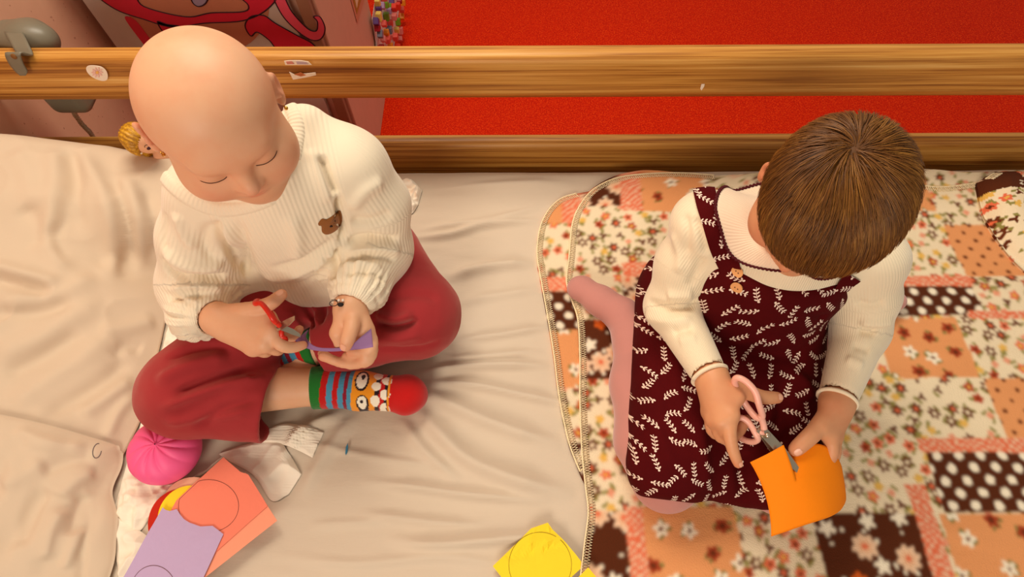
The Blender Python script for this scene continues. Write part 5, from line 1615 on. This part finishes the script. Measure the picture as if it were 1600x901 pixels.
V = X3.reshape(-1, 3); idx = np.arange(nt * npn).reshape(nt, npn); F = np.stack([idx[:-1], np.roll(idx, -1, 1)[:-1], np.roll(idx, -1, 1)[1:], idx[1:]], -1).reshape(-1, 4)
F = F[:, ::-1]
V[:, 2] = np.maximum(V[:, 2], .002)
tag(mesh_obj('squeeze_toy', V, F, plain('hot_pink_rubber', (248, 94, 148), .5, .35)), 'round hot-pink pleated squeeze toy beside the red trouser knee', 'toy')

# ------------------------------------------------------------------ crumpled tissues
TISS = NT('tissue_paper'); v = TISS.coord(); TISS.base(TISS.mix(TISS.noise(v, 20, 2), lin((246, 230, 206)), lin((252, 240, 222))), .9, .1)
TISS.b.inputs['Transmission Weight'].default_value = 0.0; TISS.bump(TISS.noise(v, 120, 3), .25, .002); TISS = TISS.m
def tissue(name, topl, botl, amp, seed, label, z0=.005, n=70, m=60, sc=26):
    G_ = coons(topl, botl, n, m); q = np.array([P(a, b, z0 + .01) for a, b in G_.reshape(-1, 2)]); p = q * np.array([1, 1, 0])
    r = 1 - np.abs(fbm(p * sc, seed, 3)); r2 = 1 - np.abs(fbm(p * sc * 1.9 + 4, seed + 7, 2))
    q[:, 2] = sheet_z(q[:, 0], q[:, 1]) + z0 + amp * (.7 * np.clip(r, 0, 1) ** 2 + .4 * np.clip(r2, 0, 1) ** 2)
    a_ = np.linspace(0, 1, n)[:, None]; b_ = np.linspace(0, 1, m)[None]; ed = np.clip(np.minimum(np.minimum(a_, 1 - a_), np.minimum(b_, 1 - b_)) * 7, 0, 1).ravel() ** .6
    sz_ = sheet_z(q[:, 0], q[:, 1]); q[:, 2] = sz_ + .0022 + (q[:, 2] - sz_ - .0022) * ed
    o_ = thin_cloth(name, q.reshape(n, m, 3), TISS, .0008); return tag(o_, label, 'tissue')
tissue('crumpled_tissue', [(196, 700), (240, 742), (300, 742), (350, 705)], [(170, 800), (205, 830), (235, 800), (270, 765)], .010, 3, 'crumpled white tissue bunched below the pink toy')
tissue('crumpled_tissue', [(158, 790), (172, 795), (215, 830), (262, 862)], [(190, 960), (192, 940), (200, 930), (215, 915)], .012, 9, 'white tissue corner lying between pillowcase and lilac sheet', sc=16)
tissue('crumpled_tissue', [(335, 706), (380, 690), (430, 684), (466, 738)], [(350, 716), (390, 740), (420, 780), (446, 770)], .008, 15, 'thin white tissue spread beside the salmon sheet', sc=13)
tissue('crumpled_tissue', [(400, 672), (440, 658), (480, 664), (502, 672)], [(398, 690), (430, 690), (460, 700), (484, 712)], .008, 19, 'folded white tissue below the bare ankle', sc=12)
tissue('crumpled_tissue', [(262, 492), (272, 500), (278, 520), (276, 540)], [(205, 690), (212, 690), (225, 680), (236, 650)], .012, 23, 'strip of quilted white pad between pillow and trousers', sc=30)
tissue('crumpled_tissue', [(622, 278), (635, 272), (648, 280), (658, 292)], [(622, 322), (630, 330), (642, 328), (652, 314)], .016, 31, 'small crumpled tissue behind the jumper sleeve by the side board', n=40, m=40, sc=30)

# =================================================================== bedside cabinet behind the boards
CABW = plain('cabinet_grey_white', (196, 180, 166), .5, .3); CABS = plain('cabinet_pink_laminate', (214, 160, 132), .55, .3)
CX0, CX1, CYF, CYB, CZ1 = -1.015, -0.468, 1.245, 1.72, 0.34
cab = empty('bedside_cabinet', ((CX0 + CX1) / 2, (CYF + CYB) / 2, FLZ), 'grey-white bedside cabinet with red and pink painted swirls on its front', 'cabinet')
V, F = boxmesh(((CX0 + CX1) / 2, (CYF + CYB) / 2 + .006, (FLZ + CZ1) / 2), (CX1 - CX0, CYB - CYF - .012, CZ1 - FLZ), bev=.003); mesh_obj('carcass', V, F, CABS, cab, smooth=False)
V, F = boxmesh((-.765, CYF - .004, -.08), (CX1 - CX0 - .07, .018, .80), bev=.003); dr = mesh_obj('front_panel', V, F, CABW, cab, smooth=False)
V, F = boxmesh((-.49, CYF - .004, -.08), (.030, .018, .80), bev=.003); mesh_obj('edge_strip', V, F, plain('cabinet_brown_strip', (150, 104, 78), .6), cab, smooth=False)
RDP, PKP, BRP, LGP = plain('red_paint', (206, 36, 58), .5), plain('pink_paint', (228, 82, 104), .5), plain('tan_paint', (186, 116, 86), .6), plain('light_grey_paint', (206, 196, 184), .6)
YP = CYF - .0135
def painted(pix, mat, lay, outline=True):
    cpts = catmull([(*q, 0) for q in pix], 6, True)[:, :2]
    ol = [PY(u, v, YP - lay * .0008) for u, v in cpts]
    V_, F_ = slab(ol[::-1], .0005, (0, -1, 0)); o_ = mesh_obj('painted_swirl', V_, F_, mat, dr, smooth=False)
    if outline:
        V_, F_ = tube([q + V3(0, -.0006, 0) for q in ol], .0016, 4, closed=True); mesh_obj('dark_outline', V_, F_, DARKP, dr)
DARKP = plain('dark_paint', (50, 14, 26), .6)
painted([(200, -12), (300, -14), (400, -12), (420, 20), (392, 66), (330, 88), (250, 80), (210, 40)], BRP, 0, False)
painted([(150, -12), (205, -12), (225, 10), (290, 26), (330, 20), (380, 18), (388, 8), (372, -12), (432, -12), (418, 14), (380, 32), (320, 36), (270, 42), (225, 30), (180, 14)], RDP, 1)
painted([(195, 28), (212, 32), (236, 62), (270, 100), (250, 100), (222, 66)], RDP, 1, False)
painted([(246, 34), (262, 38), (290, 44), (330, 70), (300, 70), (262, 56)], RDP, 1)
painted([(383, 40), (392, 26), (412, 24), (430, 36), (462, 54), (488, 68), (492, 80), (440, 80), (420, 62), (402, 50), (392, 56)], RDP, 1)
painted([(425, -12), (440, -12), (456, 18), (480, 44), (494, 48), (496, 34), (490, 26), (500, 26), (508, 44), (502, 60), (486, 62), (462, 46), (440, 22)], PKP, 2)
painted([(300, -14), (326, -14), (322, 4), (310, 10), (300, 2)], plain('lilac_paint', (150, 130, 150), .6), 2)
# side of the cabinet: gold-edged sticker and a card of toy bricks
XS = CX1 + .0015
def side_poly(pix, mat, lay, name, parent, th=.0006):
    ol = [PX(u, v, XS + lay * .0008) for u, v in pix]; V_, F_ = slab(ol, th, (1, 0, 0)); return mesh_obj(name, V_, F_, mat, parent, smooth=False)
stk = side_poly([(546, -8), (571, -8), (558, 36)], plain('pink_sticker', (204, 136, 104), .5), 0, 'diamond_sticker', cab)
side_poly([(549, -8), (566, -8), (557.5, 22)], plain('gold_sticker', (168, 122, 44), .4), 1, 'sticker_border', cab)
side_poly([(553, -8), (561, -8), (557.5, 13)], plain('cream_sticker', (226, 200, 160), .5), 2, 'sticker_centre', cab)
card = empty('toy_brick_card', PX(600, 66, XS + .004), 'white card covered in small colourful toy bricks on the cabinet side', 'decoration')
ol = [PX(u, v, XS + .0045) for u, v in ((588, -14), (581, 30), (587, 66), (588, 84), (640, 84), (640, -14))]; V, F = slab(ol, .001, (1, 0, 0)); mesh_obj('card', V, F, plain('white_card', (230, 210, 196), .7), card, smooth=False)
brk = [plain('brick_' + n_, c_, .45, .4) for n_, c_ in (('purple', (92, 56, 118)), ('lilac', (172, 142, 176)), ('green', (104, 140, 20)), ('yellow', (232, 196, 92)), ('coral', (226, 86, 72)), ('crimson', (160, 12, 32)), ('orange', (224, 130, 20)), ('blue_grey', (112, 112, 128)), ('red', (222, 48, 24)), ('pink', (222, 120, 110)))]
rg = hrnd(12)
layout = [(592, 14, 0), (597, 9, 1), (603, 8, 2), (610, 10, 2), (608, 17, 1), (592, 26, 3), (604, 26, 2), (588, 34, 0), (600, 37, 4), (610, 36, 4), (590, 44, 5), (594, 53, 7), (604, 52, 6), (609, 47, 7), (599, 61, 9), (606, 62, 4), (612, 56, 9), (616, 12, 8), (622, 10, 8), (628, 15, 4), (628, 26, 6), (622, 34, 2), (616, 26, 9), (620, 47, 3), (626, 48, 9), (618, 58, 4), (625, 60, 9), (630, 4, 6), (624, 0, 5), (612, 2, 0), (600, -2, 4), (590, 4, 3), (610, 72, 6), (596, 74, 5), (622, 72, 8)]
cyl = boxmesh((0, 0, 0), (1, 1, 1), bev=.12)
for (u_, v_, k) in layout:
    h_ = (.010 + rg.uniform(0, .010)) + (.016 if u_ > 612 else 0)
    base_ = PX(u_, v_, XS + .0055 + h_)
    a = rg.uniform(0, 3.1); R_ = np.array([[1, 0, 0], [0, math.cos(a), -math.sin(a)], [0, math.sin(a), math.cos(a)]])
    s_ = rg.uniform(.019, .024)
    V = (cyl[0] * np.array([.018, s_, s_ * rg.uniform(.8, 1.3)])) @ R_.T + base_
    mesh_obj('toy_brick', V, cyl[1], brk[k], card, smooth=False)

# ------------------------------------------------------------------ grey handset holder hooked over the upper board
GREY = plain('grey_plastic', (118, 110, 92), .38, .45)
hs = empty('handset_holder', PY(60, 120, .93), 'grey plastic handset holder with a coiled cable hooked over the upper board', 'handset')
tpc, btc = PY(52, 46, .945), PY(106, 164, .945)
bw = abs(PY(98, 50, .945)[0] - PY(6, 50, .945)[0])
K = Shape(); zc = (tpc[2] + btc[2]) / 2
K.box(((tpc[0] + btc[0]) / 2 - .01, .948, zc), (bw * .38, .034, (tpc[2] - btc[2]) / 2 + .004), .020, None, .002)
K.ell((tpc[0] - bw * .12, .940, tpc[2] - .02), (bw * .42, .036, .035), None, .02)
V, F = K.mesh(.003, 2); mesh_obj('holder_body', V, F, GREY, hs)
zt = zt1 + .003
hk = [V3(PY(30, 60, .925)[0], .925, zt + .006), V3(PY(30, 62, .90)[0], .895, zt + .006), V3(PY(26, 70, .87)[0], .868, zt + .003), PY(22, 84, .8525), PY(26, 98, .8520), PY(34, 110, .8505), PY(37, 117, .8485)]
hk = catmull(hk, 6); wd_ = np.interp(np.linspace(0, 1, len(hk)), [0, .3, .6, .85, 1], [.034, .030, .027, .022, .010])
Tn = np.gradient(hk, axis=0); Xh = np.zeros((len(hk), 7, 3))
for i in range(len(hk)):
    for j, a in enumerate(np.linspace(-1, 1, 7)): Xh[i, j] = hk[i] + V3(1, 0, 0) * a * wd_[i] / 2
V, F = gridmesh(Xh); N = vnormals(V, F); s_ = 1 if (N @ V3(0, -1, .4)).mean() > 0 else -1
if s_ < 0: F = F[:, ::-1]; N = -N
nv = len(V); idx = np.arange(len(hk) * 7).reshape(len(hk), 7); rim = np.concatenate([idx[0, :], idx[1:, -1], idx[-1, -2::-1], idx[-2:0:-1, 0]]); sk = np.stack([rim, np.roll(rim, -1), np.roll(rim, -1) + nv, rim + nv], 1)
mesh_obj('hook', np.vstack([V, V + N * .003]), np.vstack([F[:, ::-1], F + nv, sk[:, ::-1]]), GREY, hs)
hp = PY(22, 88, .849); V, F = tube([hp, hp + V3(0, -.0012, .0003)], .0050, 16); mesh_obj('screw_hole', V, F, plain('hole_wood', (130, 84, 36), .6), hs)
cb = catmull([btc + V3(.006, 0, -.002), PY(118, 180, .945), PY(130, 196, .940), PY(140, 206, .930), PY(150, 222, .925)], 30)
parts = [tube(cb, .0045, 8)]
Tn = np.gradient(cb, axis=0); Tn /= np.linalg.norm(Tn, axis=1, keepdims=True)
coil = []
for i in range(len(cb)):
    uu_ = nrm(np.cross(Tn[i], (0, 1, 0))); ww_ = np.cross(Tn[i], uu_)
    a = i * 1.3; coil.append(cb[i] + .0046 * (math.cos(a) * uu_ + math.sin(a) * ww_))
parts.append(tube(coil, .0014, 5)); V, F = merge(parts); mesh_obj('coiled_cable', V, F, plain('beige_cable', (184, 160, 130), .5), hs)

# ------------------------------------------------------------------ stickers left on the upper board
WST = plain('white_sticker', (240, 224, 204), .5)
def rail_sticker(pix, mat, name, label, parent=None, off=.0):
    ol = [PY(u, v, .8560 - off) for u, v in pix]; V_, F_ = slab(ol[::-1], .0008, (0, -1, 0)); o_ = mesh_obj(name, V_, F_, mat, parent, smooth=False)
    if parent is None: tag(o_, label, 'sticker')
    return o_
st_ = rail_sticker(catmull([(135, 105, 0), (142, 102, 0), (158, 104, 0), (167, 112, 0), (168, 123, 0), (160, 126, 0), (146, 121, 0), (137, 113, 0)], 4, True)[:, :2], WST, 'sticker', 'white oval sticker with a pink flower on the upper board')
for k in range(10):
    a = k * 2 * math.pi / 10; c_ = (152 + 6 * math.cos(a), 113 + 5 * math.sin(a))
    rail_sticker([(c_[0] + 3.4 * math.cos(b_) * math.cos(a) - 1.3 * math.sin(b_) * math.sin(a), c_[1] + 3.4 * math.cos(b_) * math.sin(a) + 1.3 * math.sin(b_) * math.cos(a)) for b_ in np.linspace(0, 6.283, 10, endpoint=False)], plain('petal_pink', (236, 190, 176), .6) if k == 0 else bpy.data.materials['petal_pink'], 'petal', None, st_, .0010)
rail_sticker([(152 + 2.6 * math.cos(b_), 113 + 2.2 * math.sin(b_)) for b_ in np.linspace(0, 6.283, 12, endpoint=False)], plain('flower_centre', (236, 180, 96), .6), 'flower_centre', None, st_, .0018)
t1 = rail_sticker([(444, 95), (452, 94), (470, 94), (482, 96), (487, 101), (470, 101), (446, 101)], WST, 'sticker', 'upper torn half of a pink and white sticker on the board')
rail_sticker([(447, 96), (456, 95.5), (460, 99.5), (449, 100)], plain('torn_pink', (206, 128, 112), .6), 'printed_patch', None, t1, .001)
rail_sticker([(463, 96), (478, 97), (482, 100), (464, 100)], plain('torn_lilac', (190, 164, 176), .6), 'printed_patch', None, t1, .001)
t2 = rail_sticker([(452, 112), (460, 116), (474, 115), (493, 113), (494, 117), (476, 121), (458, 124)], WST, 'sticker', 'lower torn half of a sticker with orange print on the board')
rail_sticker([(460, 116), (470, 113), (478, 117), (470, 119)], plain('torn_orange', (186, 104, 56), .6), 'printed_patch', None, t2, .001)
rail_sticker([(1094, 138), (1096, 131), (1101, 131), (1100, 135), (1096, 141)], WST, 'sticker', 'tiny white paint chip on the upper board above the red floor')

# ------------------------------------------------------------------ blonde doll wedged between pillow and board
dl = empty('doll', P(212, 235, .06), 'blonde fashion doll with a pearl earring wedged by the lower board', 'doll')
DSK, DHR = plain('doll_vinyl', (232, 172, 132), .4, .4), None
DHR = NT('doll_hair'); v = DHR.coord(); DHR.base(DHR.ramp(DHR.noise(DHR.coord('Object', (30, 30, 30)), 6, 3), [(.3, lin((150, 96, 10))), (.7, lin((222, 166, 40)))]), .45, .4); DHR = DHR.m
dc = P(222, 219, .165); fd = nrm(V3(.90, -.45, -.1)); DM = frame(fd, (-.25, -.2, 1))
DLc = xf(dc, DM)
K = Shape(); K.ell(dc, (.020, .022, .027), DM, .01); K.ell(DLc(0, .008, -.012), (.014, .014, .016), DM, .012); K.ell(DLc(0, .022, -.006), (.004, .005, .004), DM, .004)
K.cap(DLc(0, -.003, -.02), DLc(0, -.004, -.06), .0085, .009, .006); K.ell(DLc(0, -.004, -.085), (.030, .018, .032), DM, .014)
V, F = K.mesh(.0016, 1); db = mesh_obj('doll_body', V, F, DSK, dl); BDl = bvh(V, F)
K = Shape(); K.ell(DLc(0, -.008, .008), (.0265, .0255, .0270), DM, .01); K.cap(DLc(0, -.020, 0), DLc(-.004, -.026, -.07), .020, .016, .012); K.ell(DLc(-.020, -.004, -.004), (.010, .014, .020), DM, .008)
K.plane(DLc(0, .011, .010), DM @ nrm(V3(0, .9, -.35)), .004)
V, F = K.mesh(.0016, 1); N = vnormals(V, F); q = (V - dc) @ DM
V = V + N * (.0011 * np.sin(np.arctan2(q[:, 0], q[:, 2]) * 26 + q[:, 1] * 60))[:, None]; mesh_obj('doll_hair', V, F, DHR, dl)
for s_ in (-1, 1):
    for nm, rr, of, mt in (('eye', .0042, .0004, plain('doll_eye_dark', (70, 22, 40), .3)), ('eyebrow', .0, 0, DARK)):
        if nm == 'eye':
            ol = []
            for a in np.linspace(0, 6.283, 14, endpoint=False):
                r_ = BDl.find_nearest(Vector(DLc(s_ * .0085 + .0048 * math.cos(a), .022, .001 + .0034 * math.sin(a)))); ol.append(np.array(r_[0]) + np.array(r_[1]) * .0006)
            V, F = slab(ol, .0005, fd); mesh_obj('eye', V, F, mt, dl)
        else:
            ol = [np.array(BDl.find_nearest(Vector(DLc(s_ * (.0035 + t * .010), .022, .0075 + .003 * math.sin(t * 3))))[0]) + fd * .0006 for t in np.linspace(0, 1, 7)]
            V, F = tube(ol, .0005, 5); mesh_obj('eyebrow', V, F, mt, dl)
K = Shape(); K.ell(DLc(-.0215, .004, -.010), (.0028,) * 3, None, .001); V, F = K.mesh(.0008, 1); mesh_obj('pearl_earring', V, F, plain('pearl', (232, 216, 190), .2, .6), dl)
